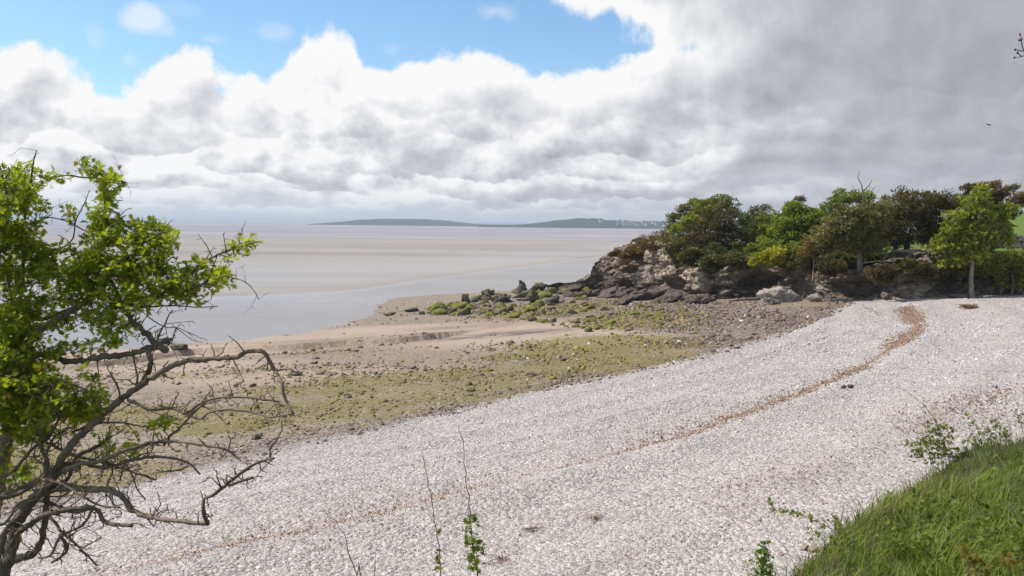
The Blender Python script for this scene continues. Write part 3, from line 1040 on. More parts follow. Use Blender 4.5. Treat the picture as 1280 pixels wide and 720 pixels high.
# rusty streak near the point
c = gy(788, 333, 76)
rw = np.exp(-((pc[:, 0] - c[0]) / .45) ** 2 - ((pc[:, 2] - c[2]) / .8) ** 2) * 0.4
cb = cb * (1 - rw[:, None]) + np.array((.36, .15, .09))[None] * rw[:, None]
iz = (np.arange(S - 1)[:, None] * NT_ + np.arange(NT_ - 1)[None, :]).ravel()
cm, t, b, o = new_mat('limestone_cliff')
p = pos_of(t)
ps = t.vm('MULTIPLY', p, (1, 1, 1.8))
n1_ = t.noise(ps, 1.2, 8, 0.65)
n2_ = t.noise(ps, 6.0, 6, 0.7)
cr = t.voro(t.vm('ADD', ps, t.vm('SCALE', t.xyz(n1_, n2_, n1_), 0.7)), 1.4, 'DISTANCE_TO_EDGE')
c_ = t.mix(1.0, t.attr('col', 'Color'), t.ramp(n1_, [(0.28, (.5, .48, .46)), (0.5, (.95, .93, .9)), (0.75, (1.35, 1.3, 1.22))]), 'MULTIPLY')
c_ = t.mix(1.0, c_, t.ramp(n2_, [(0.3, (.72, .72, .72)), (0.7, (1.2, 1.2, 1.2))]), 'MULTIPLY')
# moss, ivy stain and soil towards the top of the right-hand face
soil = t.m('MULTIPLY', t.attr('soil'), t.mr(n1_, .35, .55))
c_ = t.mix(soil, c_, t.mix(n2_, (.045, .045, .022), (.15, .125, .065)))
t.put(b.inputs['Base Color'], c_)
b.inputs['Roughness'].default_value = 0.88
b.inputs['Specular IOR Level'].default_value = 0.25
hc = t.m('ADD', t.m('MULTIPLY', n1_, 0.35), t.m('ADD', t.m('MULTIPLY', n2_, 0.09), t.m('MULTIPLY', t.mr(cr, 0.0, 0.06), 0.10)))
c_ = t.mix(t.m('MULTIPLY', t.mr(cr, 0.035, 0.0), .6), c_, (.05, .042, .035))
t.put(b.inputs['Base Color'], c_)
t.put(b.inputs['Normal'], t.bump(hc, 1.0, 1.1))
soila = sstep(pc[:, 0] + 1.5 * big_, 24, 30) * sstep(ft + 0.4 * big_, .15, .6) * 0.9 + 0.7 * sstep(ft, .85, 1) * sstep(pc[:, 0], 12, 20)
mb = MB()
mb.add(pc, [np.stack([iz, iz + NT_, iz + NT_ + 1, iz + 1], 1)], np.clip(cb, 0.02, .7))
tag(mb.build('cliff', cm, smooth=False, attrs=dict(soil=np.clip(soila, 0, 1))), 'low limestone cliff of the headland with dark hollows at its foot', 'cliff', kind='structure')

# ground above the cliff
CLTOP = CLP[:, 2] + CLH


def inside(xy):
    """distance inland from the cliff foot (negative on the beach side) and the cliff-top height there"""
    out = np.zeros(len(xy))
    top_ = np.zeros(len(xy))
    L = CLP[::4, :2]
    Nn = nrm2[::4]
    T_ = CLTOP[::4]
    for s in range(0, len(xy), 20000):
        q_ = xy[s:s + 20000]
        d = np.linalg.norm(q_[:, None] - L[None], axis=2)
        k = d.argmin(1)
        sg = np.sum((q_ - L[k]) * Nn[k], axis=1)
        out[s:s + 20000] = np.where(sg < 0, d[np.arange(len(q_)), k], -d[np.arange(len(q_)), k])
        ww = np.exp(-d / 3.0)
        top_[s:s + 20000] = (ww @ T_) / (ww.sum(1) + 1e-12)
    return out, top_


def hill_z(xy):
    ins, top_ = inside(xy)
    x, y = xy[:, 0], xy[:, 1]
    flat_ = np.interp(x, (3, 6, 8, 11, 16, 25, 40), (-.6, .6, 1.7, 3.0, 3.15, 3.15, 3.85))
    k = sstep(ins, 1.0, 5.0)
    z = top_ * (1 - k) + flat_ * k - 0.12
    z = z - 0.9 * sstep(-x, -12.5, -9.5)
    rise = 9.5 * np.exp(-((x - 92) / 36) ** 2 - ((y - 112) / 34) ** 2) + 3.0 * sstep(x, 45, 90)
    z = z + rise * sstep(ins, 5, 25)
    z = z + 0.15 * fbm(np.c_[xy * .5, np.zeros(len(xy))], 3, 120)
    return np.where(ins > 1.2, z, np.minimum(z, -4.0)), ins


hxs = np.arange(6, 170, 0.6)
hys = np.arange(50, 190, 0.6)
Xh, Yh = np.meshgrid(hxs, hys, indexing='ij')
hxy = np.stack([Xh.ravel(), Yh.ravel()], 1)
Zh, ins_ = hill_z(hxy)
ih = (np.arange(len(hxs) - 1)[:, None] * len(hys) + np.arange(len(hys) - 1)[None, :]).ravel()
fh = np.stack([ih, ih + len(hys), ih + len(hys) + 1, ih + 1], 1)
keep = (Zh[fh] > -3.5).all(1)
hm_, t, b, o = new_mat('pasture')
p = pos_of(t)
n1_ = t.noise(p, 0.25, 5, 0.6)
n2_ = t.noise(p, 2.5, 6, 0.7)
c_ = t.mix(n1_, (.08, .135, .02), (.14, .20, .04))
c_ = t.mix(t.mr(n2_, .4, .7), c_, (.15, .19, .05))
edge_ = t.mr(t.m('ADD', t.attr('ins'), t.m('MULTIPLY', n2_, 4.0)), 10.0, 6.0)
c_ = t.mix(t.m('MULTIPLY', edge_, .8), c_, t.mix(n2_, (.05, .06, .02), (.13, .11, .06)))
c_ = t.mix(t.mr(t.m('ADD', t.sep(p)[0], t.m('MULTIPLY', n2_, 3.0)), 16.5, 12.5), c_, t.mix(n2_, (.09, .08, .04), (.30, .25, .19)))
t.put(b.inputs['Base Color'], c_)
b.inputs['Roughness'].default_value = 0.95
b.inputs['Specular IOR Level'].default_value = 0.1
t.put(b.inputs['Normal'], t.bump(n2_, 0.7, 0.25))
mb = MB()
mb.add(np.stack([hxy[:, 0], hxy[:, 1], Zh], 1), [fh[keep]])
tag(mb.build('hillside', hm_, smooth=True, attrs=dict(ins=ins_)), 'bright green pasture rising behind the trees on the right', 'hillside', kind='structure')


def topz(x, y):
    z, i_ = hill_z(np.array([[x, y]]))
    return float(z[0])


# ------------------------------------------------------------------ grass bank under the camera
CREST = [(-30, 0.5), (-12, 1.0), (-5, 1.7), (-2.5, 2.1), (-1, 2.4), (0.3, 2.9)]
for px, py in ((1025, 722), (1082, 655), (1130, 612), (1200, 570), (1280, 540)):
    q_ = gz(px, py, 3.38)
    CREST.append((q_[0], q_[1]))
CREST += [(6.2, 8.0), (10, 10.0), (20, 15), (60, 30)]


def bank_z(xy):
    d, _ = pline_dist(xy, CREST)           # positive = right of the line = our side
    d = d + 0.10 * fbm(np.c_[xy * 2.2, np.zeros(len(xy))], 3, 131)
    out = np.where(d < 0, -d, 0)
    sl_ = 1.35 * out - 0.25 * (1 - np.exp(-out / 0.2))
    z = 3.3 + 0.04 * np.minimum(np.maximum(d, 0), 8) - np.maximum(sl_, 0) + 0.07 * fbm(np.c_[xy * 1.1, np.zeros(len(xy))], 4, 135)
    z = z + 0.0 * d
    return z, d


bxs = axis_pts(-4, 9, 0.07, 60)
bys = axis_pts(0.5, 12, 0.07, 60)
Xb, Yb = np.meshgrid(bxs, bys, indexing='ij')
bxy = np.stack([Xb.ravel(), Yb.ravel()], 1)
Zb, db = bank_z(bxy)
ib = (np.arange(len(bxs) - 1)[:, None] * len(bys) + np.arange(len(bys) - 1)[None, :]).ravel()
fb = np.stack([ib, ib + len(bys), ib + len(bys) + 1, ib + 1], 1)
keep = (Zb[fb] > -2.0).all(1)
bm_, t, b, o = new_mat('bank_turf')
p = pos_of(t)
n2_ = t.noise(p, 6, 6, 0.7)
t.put(b.inputs['Base Color'], t.mix(n2_, (.035, .05, .015), (.10, .12, .035)))
b.inputs['Roughness'].default_value = 0.95
t.put(b.inputs['Normal'], t.bump(n2_, 0.8, 0.1))
mb = MB()
mb.add(np.stack([bxy[:, 0], bxy[:, 1], Zb], 1), [fb[keep]])
tag(mb.build('bank', bm_, smooth=True), 'steep turf bank at the lower right, where the photographer stands', 'bank', kind='structure')


def bkz(x, y):
    return float(bank_z(np.array([[x, y]]))[0][0])


# grass blades
def blades(mb, root, hgt, wid, colr, lean, bend):
    n = len(root)
    a = rng.uniform(0, 2 * np.pi, n)
    side = np.stack([np.cos(a), np.sin(a), np.zeros(n)], 1)
    l2 = lean + rng.normal(0, bend, (n, 3)) * (1, 1, 0)
    up = np.array((0, 0, 1.0))
    V = np.zeros((n, 7, 3))
    for k, (h, wdt, bnd) in enumerate(((0, 1, 0), (.4, .85, .18), (.75, .55, .6))):
        c = root + hgt[:, None] * (up * h * (1 - .1 * bnd) + l2 * bnd)
        V[:, 2 * k] = c - side * wid[:, None] * wdt / 2
        V[:, 2 * k + 1] = c + side * wid[:, None] * wdt / 2
    V[:, 6] = root + hgt[:, None] * (up * 0.88 + l2 * 1.15)
    ofs = (np.arange(n) * 7)[:, None, None]
    qd = (np.array([(0, 1, 3, 2), (2, 3, 5, 4)])[None] + ofs).reshape(-1, 4)
    tr = (np.array([(4, 5, 6)])[None] + ofs).reshape(-1, 3)
    mb.add(V.reshape(-1, 3), [qd, tr], np.repeat(colr, 7, axis=0))


NB = 120000
bx = rng.uniform(0.4, 8.5, NB * 3)
by = rng.uniform(2.2, 13.5, NB * 3)
ok = (np.abs(bx / by) < 0.72)
bx, by = bx[ok], by[ok]
zz, dd = bank_z(np.stack([bx, by], 1))
tuf = fbm(np.stack([bx * 1.8, by * 1.8, np.zeros(len(bx))], 1), 4, 140)
pr = np.where(dd > 0, 1.0, np.clip(1 + dd / 0.5, 0, 1)) * np.clip(5.2 / by, 0.15, 1)
ok = (rng.random(len(bx)) < pr)
bx, by, zz, dd, tuf = bx[ok][:NB], by[ok][:NB], zz[ok][:NB], dd[ok][:NB], tuf[ok][:NB]
n = len(bx)
dry = rng.random(n)
mx_ = np.clip(0.5 + tuf * 1.2 + rng.normal(0, .18, n), 0, 1)
gc = np.array((.050, .085, .012))[None] * (1 - mx_[:, None]) + np.array((.19, .255, .028))[None] * mx_[:, None]
gc = np.where((dry > .965)[:, None], np.array((.34, .29, .15))[None], gc)
dryedge = np.clip(1 - dd / .45, 0, 1) * (rng.random(n) < .35)
gc = gc * (1 - dryedge[:, None]) + np.array((.16, .12, .06))[None] * dryedge[:, None]
hgt = np.clip(0.070 + 0.07 * tuf + rng.normal(0, .045, n), .035, .30)
mb = MB()
lean = np.array((0.30, 0.05, 0.0))[None] * (1 + tuf[:, None]) + 0.35 * np.stack([fbm(np.stack([bx, by, zz], 1) * 1.1, 2, 150), fbm(np.stack([bx, by, zz], 1) * 1.1, 2, 155), 0 * bx], 1)
tv = voron(np.stack([bx * 5.5, by * 5.5, np.zeros(n)], 1), 190)
ta = tv[2] * 6.283 * 1.7
lean = lean * .8 + np.stack([np.cos(ta), np.sin(ta), 0 * ta], 1) * .45
hgt = hgt * (1.15 - .55 * np.clip(tv[0], 0, 1)) * (.8 + .5 * hsh(np.floor(tv[2] * 1e4).astype(int), 0 * bx.astype(int), 0 * bx.astype(int)))
gc = gc * (.72 + .55 * tv[2])[:, None]
blades(mb, np.stack([bx, by, zz - .02], 1), hgt, rng.uniform(.003, .0068, n), gc, lean, .30)
# broad-leaved weeds mixed into the turf, in patches
nw = 5500
sel = rng.choice(n, nw)
wp = np.stack([bx[sel], by[sel], zz[sel] + rng.uniform(.02, .12, nw)], 1) + rng.normal(0, .02, (nw, 3))
wk = (fbm(wp * 1.3, 3, 195) + rng.normal(0, .12, nw) > .05) & (dd[sel] > .12)
wp = wp[wk]
nw = len(wp)
OV = np.array([(0, 0, 0), (.24, .3, .05), (.27, .6, .04), (0, 1, -.06), (-.27, .6, .04), (-.24, .3, .05)])
wa_ = rng.random((nw, 1))
leaf_mesh(mb, wp, rand_dirs(nw) + (0, 0, .5), rng.normal(0, .5, (nw, 3)) + (0, 0, 1), rng.uniform(.02, .05, nw), np.array((.07, .11, .015)) * (1 - wa_) + np.array((.18, .22, .035)) * wa_, OV, (0, .5, -.02))
# dead stalks standing through it
for _ in range(150):
    k = rng.integers(n)
    q_ = np.array((bx[k], by[k], zz[k]))
    L = rng.uniform(.15, .38)
    d_ = np.array((rng.normal(.15, .35), rng.normal(0, .3), 1.0))
    tube(mb, [q_, q_ + d_ * L * .5, q_ + d_ * L + (rng.normal(0, .04), 0, -.02)], [.0018, .0014, .0008], 4, (.30, .24, .14))
tag(mb.build('grass', M_GRASS, smooth=True), 'long green grass covering the bank at lower right', 'grass', kind='stuff')


# ------------------------------------------------------------------ trees of the headland
DIAM = np.array([(0, 0, 0), (.34, .35, .08), (.30, .7, .05), (0, 1.0, -.05), (-.30, .7, .05), (-.34, .35, .08)])
NEEDLE = np.array([(0, 0, 0), (.16, .5, .03), (0, 1.0, 0), (-.16, .5, .03)])


def make_tree(name, label, cat, base_px, Yd, crowns, c_dark, c_light, leaf=0.13, nleaf=3500, trunk_r=0.12, wind=0.0, clump=0.45,
              stems=1, needle=False, bark=(.16, .13, .10), gap=0.0, twigs=0, seed=0, base_drop=0.25, group=None, base_z=None, dens=1.0):
    """crowns: list of (px, py, rx px, ry px) lobes seen at depth Yd. Limbs fork from the stems to every foliage clump."""
    r = np.random.default_rng(1000 + seed)
    s = Yd / F
    b0 = gy(base_px[0], base_px[1], Yd)
    if base_z is None:
        base_z = topz(b0[0], b0[1]) if b0[1] > 0 else b0[2]
        if base_z < -3:
            base_z = b0[2]
    root = np.array((b0[0], b0[1], base_z))
    leaf, clump = leaf * 1.42, clump * 1.2
    c_dark, c_light = np.array(c_dark) * (1.75, 1.48, 1.25), np.array(c_light) * (1.9, 1.5, 1.25)
    crowns = [(a_, b_, c_ * 1.2, d_ * 1.25) for a_, b_, c_, d_ in crowns]
    e = thing(name, label, cat, tuple(root), group)
    cl_ = []
    wts = np.array([c[2] * c[3] for c in crowns], float)
    area = wts.sum() * s * s * math.pi
    ncl = max(8, int(area / (clump * clump) * 1.9))
    for _ in range(ncl):
        k = r.choice(len(crowns), p=wts / wts.sum())
        px, py, rx, ry = crowns[k]
        d = r.normal(size=3)
        d /= np.linalg.norm(d)
        d *= r.uniform(0.25, 1.0) ** 0.45
        c = gy(px, py, Yd)
        ryy = 0.8 * min(rx, ry) * s + 0.15 * rx * s
        pt = c + d * np.array((rx * s, ryy, ry * s)) * 0.92
        cl_.append(pt)
    cl_ = np.array(cl_)
    # light and dark clumps are kinds of foliage age, random per clump
    tb = MB()
    cz = cl_[:, 2].min()
    top = cl_[:, 2].max()
    ctr = cl_.mean(0)
    roots = []
    for k in range(stems):
        a = r.uniform(0, 6.28)
        rr_ = 0 if stems == 1 else r.uniform(.2, .7) * (1 + stems * .12)
        st = root + np.array((math.cos(a) * rr_, math.sin(a) * rr_ * .5, -base_drop))
        fork = np.array((st[0] * .45 + ctr[0] * .55 + (st[0] - root[0]) * .8, st[1] * .5 + ctr[1] * .5, base_z + max(.35, (ctr[2] - base_z) * r.uniform(.5, .75))))
        midp = (st + fork) / 2 + np.array((r.normal(0, .10), r.normal(0, .1), 0)) - np.array((wind * .12, 0, 0))
        pts, rad = smooth_line([st, midp, fork], [trunk_r * 1.25, trunk_r * .95, trunk_r * .7], .18)
        pts[1:-1] += r.normal(0, .012, pts[1:-1].shape)
        tube(tb, pts, rad, 8, bark)
        roots.append(fork)
    roots = np.array(roots)
    order = np.argsort(np.linalg.norm(cl_ - ctr, axis=1))
    nodes = list(roots)
    nr = [trunk_r * .62] * len(roots)
    for k in order:
        pt = cl_[k]
        arr = np.array(nodes)
        dd_ = np.linalg.norm(arr - pt, axis=1) + 0.4 * np.maximum(0, arr[:, 2] - pt[2])
        j = int(dd_.argmin())
        a0, r0 = arr[j], nr[j]
        m_ = (a0 + pt) / 2 + np.array((0, 0, -.12 * np.linalg.norm(pt - a0))) + r.normal(0, .05, 3) * np.linalg.norm(pt - a0)
        r1 = max(.012, r0 * .62)
        pts, rad = smooth_line([a0, m_, pt], [r0 * .85, (r0 + r1) * .42, r1 * .6], .3)
        tube(tb, pts, rad, 5, bark)
        nodes.append(m_)
        nr.append(max(.015, r0 * .75))
        nodes.append(pt)
        nr.append(max(.012, r1 * .8))
    for k in range(twigs):
        j = r.integers(len(cl_))
        a0 = cl_[j]
        if a0[2] < ctr[2]:
            continue
        L = r.uniform(.4, 1.1)
        d = np.array((r.normal(.2 + wind, .4), r.normal(0, .3), r.uniform(.5, 1)))
        d /= np.linalg.norm(d)
        tube(tb, *smooth_line([a0, a0 + d * L * .5 + r.normal(0, .05, 3), a0 + d * L], [.02, .013, .006], .2), 4, bark)
    tb.build('trunk', M_BARKFAR, e, smooth=True, loc=root)
    keepc = r.random(len(cl_)) > gap
    cc_ = cl_[keepc]
    nl = int(nleaf * dens)
    which = r.integers(0, len(cc_), nl)
    age = r.random(len(cc_))
    sig = clump * np.array((.52, .5, .36))
    if wind:
        sig = clump * np.array((.62, .5, .26))
    g_ = r.normal(size=(nl, 3))
    g_ /= np.linalg.norm(g_, axis=1)[:, None]
    rad_ = r.uniform(0.1, 1, nl) ** .6
    lp = cc_[which] + g_ * rad_[:, None] * sig * 1.6 * r.uniform(.6, 1.25, len(cc_))[which][:, None]
    if wind:
        lp[:, 2] += (lp[:, 0] - cc_[which][:, 0]) * .45 * wind
    dv = g_ * .8 + r.normal(0, .5, (nl, 3)) + np.array((wind * 1.6, 0, .25 + .8 * wind))
    nv = r.normal(0, .55, (nl, 3)) + np.array((0, -.1, 1.0))
    mixv = np.clip(age[which] * .75 + r.normal(.12, .18, nl), 0, 1)[:, None]
    colr = np.array(c_dark)[None] * (1 - mixv) + np.array(c_light)[None] * mixv
    sz = leaf * r.uniform(.6, 1.3, nl)
    lm = MB()
    leaf_mesh(lm, lp, dv, nv, sz * (1.5 if needle else 1.0), colr, NEEDLE if needle else DIAM)
    lm.build('crown', M_LEAF, e, loc=root)
    return e, root


YD, YL = (.030, .036, .012), (.085, .080, .025)            # yew
HD, HL = (.060, .105, .018), (.155, .215, .035)            # hawthorn in leaf
OD, OL = (.065, .078, .035), (.135, .15, .070)             # grey-green
SD, SL = (.075, .150, .020), (.180, .29, .045)             # sycamore
GD, GL = (.060, .062, .022), (.17, .15, .05)               # scrub

T = make_tree
T('windswept_thorn', 'grey-green windswept thorn at the seaward end of the headland trees', 'tree', (842, 300), 76,
  [(862, 266, 16, 9), (850, 277, 14, 10), (843, 291, 11, 9), (872, 258, 14, 8)], OD, OL, .11, 5200, .08, .25, .42, 1, seed=1, gap=.06, twigs=6)
T('hawthorn_tree', 'olive-green hawthorn rising highest behind the dark yew on the headland', 'tree', (895, 305), 75,
  [(885, 262, 20, 13), (900, 252, 18, 9), (915, 262, 12, 12), (880, 275, 22, 12)], HD, (.15, .18, .035), .11, 8200, .1, .2, .45, 2, seed=2, twigs=10)
T('yew_tree', 'dark brownish yew bulging over the cliff edge, front of the headland', 'tree', (890, 318), 70,
  [(893, 287, 27, 22), (880, 300, 28, 20), (905, 275, 18, 20), (912, 300, 18, 22), (872, 316, 22, 12)], (.028, .028, .012), (.075, .066, .026), .11, 12500, .13, .12, .46, 2, needle=True, seed=3, gap=.03, twigs=5)
T('hawthorn_bush', 'small vivid green bush between the grey thorn and the dark yew', 'shrub', (856, 302), 72.5,
  [(862, 281, 13, 7), (849, 288, 10, 8), (870, 276, 8, 5)], HD, (.20, .27, .04), .10, 2600, .05, 0, .35, 2, seed=4)
T('gorse_bush', 'low russet scrub along the top of the sloping point', 'shrub', (808, 306), 75,
  [(812, 303, 15, 8), (826, 300, 14, 10), (796, 309, 10, 5)], GD, (.13, .11, .045), .09, 4200, .04, 0, .34, 3, needle=True, seed=5)
T('gorse_bush', 'olive scrub hanging down the cliff below the dark yew', 'shrub', (846, 322), 70.5,
  [(848, 316, 14, 12), (838, 305, 14, 9), (852, 330, 9, 8), (862, 322, 10, 8)], (.04, .048, .018), (.12, .13, .045), .09, 4500, .04, 0, .34, 3, seed=6, gap=.1)
T('yew_tree', 'small dark yew top showing just right of the big dark yew', 'tree', (948, 300), 76,
  [(948, 266, 9, 6), (956, 262, 6, 5), (940, 278, 10, 12)], YD, YL, .11, 2600, .08, .2, .4, 1, needle=True, seed=7)
T('hawthorn_tree', 'mid-green hawthorn filling the gap right of the dark yew', 'tree', (940, 322), 70,
  [(940, 285, 18, 16), (955, 295, 18, 20), (930, 305, 14, 18), (950, 315, 22, 12), (965, 275, 12, 9)], (.042, .072, .015), (.13, .17, .035), .12, 8200, .1, .05, .46, 2, seed=8, gap=.04, twigs=8)
T('hawthorn_tree', 'fresh green hawthorn standing behind the yellow-green bush on the cliff edge', 'tree', (990, 328), 66,
  [(985, 285, 22, 20), (1005, 275, 20, 16), (1000, 300, 26, 20), (972, 305, 20, 16), (1020, 290, 18, 16), (995, 262, 12, 9), (1030, 270, 16, 9)], (.055, .10, .015), (.165, .23, .03), .13, 13500, .11, .05, .5, 3, seed=9, gap=.04, twigs=14)
T('elder_bush', 'low yellow-green bush spilling over the cliff edge', 'shrub', (962, 330), 62.5,
  [(958, 322, 15, 7), (972, 318, 12, 8), (948, 326, 8, 5)], (.10, .14, .02), (.26, .29, .035), .12, 2400, .04, 0, .35, 3, seed=10)
T('windswept_pine', 'bare grey wind-bent tree top leaning right above the fresh green hawthorn', 'tree', (975, 320), 70,
  [(998, 250, 7, 4), (991, 258, 6, 5), (983, 268, 5, 5), (1003, 245, 5, 3)], (.07, .065, .055), (.13, .12, .10), .10, 1500, .07, .8, .3, 1, needle=True, seed=11, gap=.1)
T('hawthorn_tree', 'bright green young tree showing above the grey-green thorn', 'tree', (1062, 320), 66,
  [(1060, 245, 15, 7), (1048, 252, 14, 8), (1075, 245, 12, 8), (1040, 265, 16, 10), (1085, 255, 12, 8)], (.06, .105, .018), (.17, .23, .04), .12, 4200, .1, .1, .42, 1, seed=12, gap=.05, twigs=12)
T('thorn_tree', 'broad grey-green thorn with a thick pale trunk at the cliff edge', 'tree', (1075, 340), 57.5,
  [(1062, 280, 30, 18), (1045, 295, 26, 16), (1085, 275, 24, 18), (1070, 300, 26, 14), (1090, 295, 16, 18), (1030, 300, 14, 14), (1100, 265, 10, 10)], (.055, .066, .028), (.135, .15, .062), .12, 14000, .19, .0, .46, 1, seed=13, gap=.12, twigs=10, bark=(.21, .175, .13))
T('thorn_tree', 'small bare-stemmed thorn with rusty leaves leaning on the boulders', 'tree', (1012, 348), 58,
  [(1012, 304, 12, 8), (1022, 310, 12, 8), (1005, 312, 8, 6)], (.07, .05, .02), (.16, .13, .05), .1, 1300, .06, 0, .34, 2, seed=14, gap=.2, bark=(.25, .21, .16))
T('yew_tree', 'wide dark yew on several trunks, left half of the dark clump', 'tree', (1128, 322), 61,
  [(1128, 262, 26, 20), (1112, 280, 20, 20), (1145, 252, 22, 12), (1140, 285, 24, 18), (1118, 300, 18, 10), (1100, 290, 14, 14)], (.028, .034, .011), (.095, .085, .026), .12, 13000, .13, .15, .48, 4, needle=True, seed=15, gap=.06, bark=(.10, .075, .055), twigs=8)
T('yew_tree', 'wide dark yew on several trunks, right half of the dark clump', 'tree', (1168, 324), 62,
  [(1165, 255, 26, 16), (1180, 270, 20, 20), (1160, 288, 20, 16), (1190, 254, 16, 8), (1182, 298, 18, 12), (1165, 300, 18, 9), (1200, 285, 14, 18)], (.028, .036, .011), (.085, .078, .026), .12, 12500, .13, .2, .48, 4, needle=True, seed=16, gap=.07, bark=(.10, .075, .055), twigs=8)
for k, (pp_, lab) in enumerate(((((1232, 232, 17, 4), (1218, 237, 12, 5), (1215, 250, 12, 10)), 'windswept yew whose top streams right, just above the sycamore'),
                               (((1255, 240, 18, 6), (1240, 250, 16, 8), (1240, 262, 14, 8)), 'windswept yew behind the sycamore, its dark crown combed to the right'),
                               (((1284, 247, 16, 6), (1268, 256, 15, 7), (1258, 268, 12, 6)), 'windswept yew cut by the right edge, in front of the pasture'))):
    T('windswept_yew', lab, 'tree', (1205 + 17 * k, 312), 67 + k, list(pp_), (.035, .036, .014), (.105, .088, .034), .13, 3600, .1, .75, .42, 1, needle=True, seed=17 + k, gap=.1, bark=(.1, .08, .06))
# sycamore: standing on the beach edge
rootz = hz1(gy(1215, 370, 57)[0], 57)
T('sycamore_tree', 'tall bright green young sycamore on a slim straight trunk at the back of the beach', 'tree', (1216, 372), 55,
  [(1213, 256, 14, 15), (1198, 276, 17, 13), (1232, 276, 18, 13), (1215, 292, 28, 13), (1196, 300, 20, 15), (1240, 296, 18, 14), (1208, 318, 22, 9), (1188, 328, 8, 6), (1245, 262, 16, 5), (1186, 262, 9, 6), (1252, 286, 12, 7), (1176, 306, 10, 7), (1222, 241, 9, 7)],
  (.075, .125, .018), (.175, .215, .035), .18, 8800, .16, .03, .52, 1, seed=21, gap=.24, bark=(.30, .25, .19), base_z=.5, base_drop=.4)
T('elder_bush', 'spreading yellow-green shrub on thin stems at the right edge below the stone wall', 'shrub', (1256, 368), 56,
  [(1262, 325, 24, 9), (1240, 332, 14, 7), (1275, 318, 14, 8), (1225, 341, 12, 3), (1270, 345, 18, 12)], (.055, .095, .018), (.20, .235, .035), .14, 4600, .07, 0, .42, 3, seed=22, gap=.2, bark=(.17, .14, .1), base_z=.6)
T('bramble_bush', 'dark green bramble mound at the foot of the bank, right edge', 'shrub', (1275, 372), 58,
  [(1272, 356, 20, 12), (1250, 364, 12, 7), (1295, 350, 20, 18)], (.030, .06, .012), (.085, .15, .025), .12, 4200, .04, 0, .4, 3, seed=23, base_z=.7)
for k, (px, py, rx, ry, lab, Yd_) in enumerate(((1140, 335, 26, 9, 'dark ivy and bramble thicket on the cliff under the dark yews', 54.8), (1100, 340, 18, 9, 'brown thicket on the cliff right of the thick pale trunk', 54.6),
                                         (1180, 338, 20, 10, 'dark scrub on the cliff left of the sycamore trunk', 55.4), (1040, 335, 18, 7, 'brown bramble tangle behind the rounded boulders', 56.6),
                                         (1225, 330, 18, 9, 'dark scrub behind the sycamore trunk', 57), (920, 326, 26, 6, 'dark green fringe of scrub on the cliff top under the yew', 63.8),
                                         (1010, 330, 24, 6, 'low green scrub on the cliff top below the fresh hawthorn', 58.5), (1160, 322, 30, 4, 'low scrub at the feet of the dark yew trunks', 60))):
    T('scrub_bush', lab, 'shrub', (px, py + 8), Yd_, [(px, py, rx, ry), (px + rx * .4, py + ry * .5, rx * .6, ry * .8)], (.028, .027, .013), ((.085, .08, .035) if k in (1, 3, 7) else (.075, .08, .03)), .09, 3800,
      .03, 0, .34, 5, seed=30 + k, gap=.12, bark=(.12, .09, .07), twigs=14, base_z=gy(px, py + ry + 3, Yd_)[2])
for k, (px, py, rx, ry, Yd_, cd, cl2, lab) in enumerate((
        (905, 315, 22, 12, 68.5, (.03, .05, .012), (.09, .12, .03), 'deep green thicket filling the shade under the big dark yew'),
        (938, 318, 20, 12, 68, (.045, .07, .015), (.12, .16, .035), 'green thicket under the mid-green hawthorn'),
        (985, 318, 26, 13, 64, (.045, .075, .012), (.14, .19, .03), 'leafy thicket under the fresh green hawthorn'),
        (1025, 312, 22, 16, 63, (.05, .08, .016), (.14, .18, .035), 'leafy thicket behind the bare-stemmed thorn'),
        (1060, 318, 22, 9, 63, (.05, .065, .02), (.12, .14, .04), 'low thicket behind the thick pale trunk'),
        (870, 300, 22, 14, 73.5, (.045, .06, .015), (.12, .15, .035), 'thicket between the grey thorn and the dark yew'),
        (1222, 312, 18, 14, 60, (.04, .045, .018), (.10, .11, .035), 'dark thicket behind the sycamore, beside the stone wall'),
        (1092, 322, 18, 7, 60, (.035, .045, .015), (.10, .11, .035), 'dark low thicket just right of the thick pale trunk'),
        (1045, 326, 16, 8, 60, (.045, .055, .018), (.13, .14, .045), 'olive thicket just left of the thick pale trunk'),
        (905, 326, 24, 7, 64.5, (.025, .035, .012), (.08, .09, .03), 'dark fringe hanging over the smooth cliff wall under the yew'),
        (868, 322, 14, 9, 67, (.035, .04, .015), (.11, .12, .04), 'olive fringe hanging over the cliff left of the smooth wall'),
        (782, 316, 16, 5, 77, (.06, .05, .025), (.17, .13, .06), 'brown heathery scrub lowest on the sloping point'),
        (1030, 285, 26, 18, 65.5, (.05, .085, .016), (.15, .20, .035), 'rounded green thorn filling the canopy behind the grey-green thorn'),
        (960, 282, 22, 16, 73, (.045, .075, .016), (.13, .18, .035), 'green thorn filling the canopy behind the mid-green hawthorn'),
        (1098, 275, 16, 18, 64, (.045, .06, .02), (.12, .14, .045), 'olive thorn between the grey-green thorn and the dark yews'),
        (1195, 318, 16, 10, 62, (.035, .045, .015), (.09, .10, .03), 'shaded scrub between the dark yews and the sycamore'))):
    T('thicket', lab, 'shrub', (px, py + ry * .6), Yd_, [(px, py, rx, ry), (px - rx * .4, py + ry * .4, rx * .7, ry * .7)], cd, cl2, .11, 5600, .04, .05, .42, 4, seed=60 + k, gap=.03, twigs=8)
# hanging ivy strands, olive, right of the yew trunks
T('ivy_clump', 'yellowish ivy hanging on the cliff, left of the sycamore crown', 'shrub', (1176, 345), 55.5,
  [(1172, 330, 12, 6), (1160, 336, 10, 4)], (.05, .055, .02), (.15, .14, .045), .09, 1400, .03, 0, .3, 2, seed=45, gap=.1, base_z=gy(1172, 345, 56)[2])

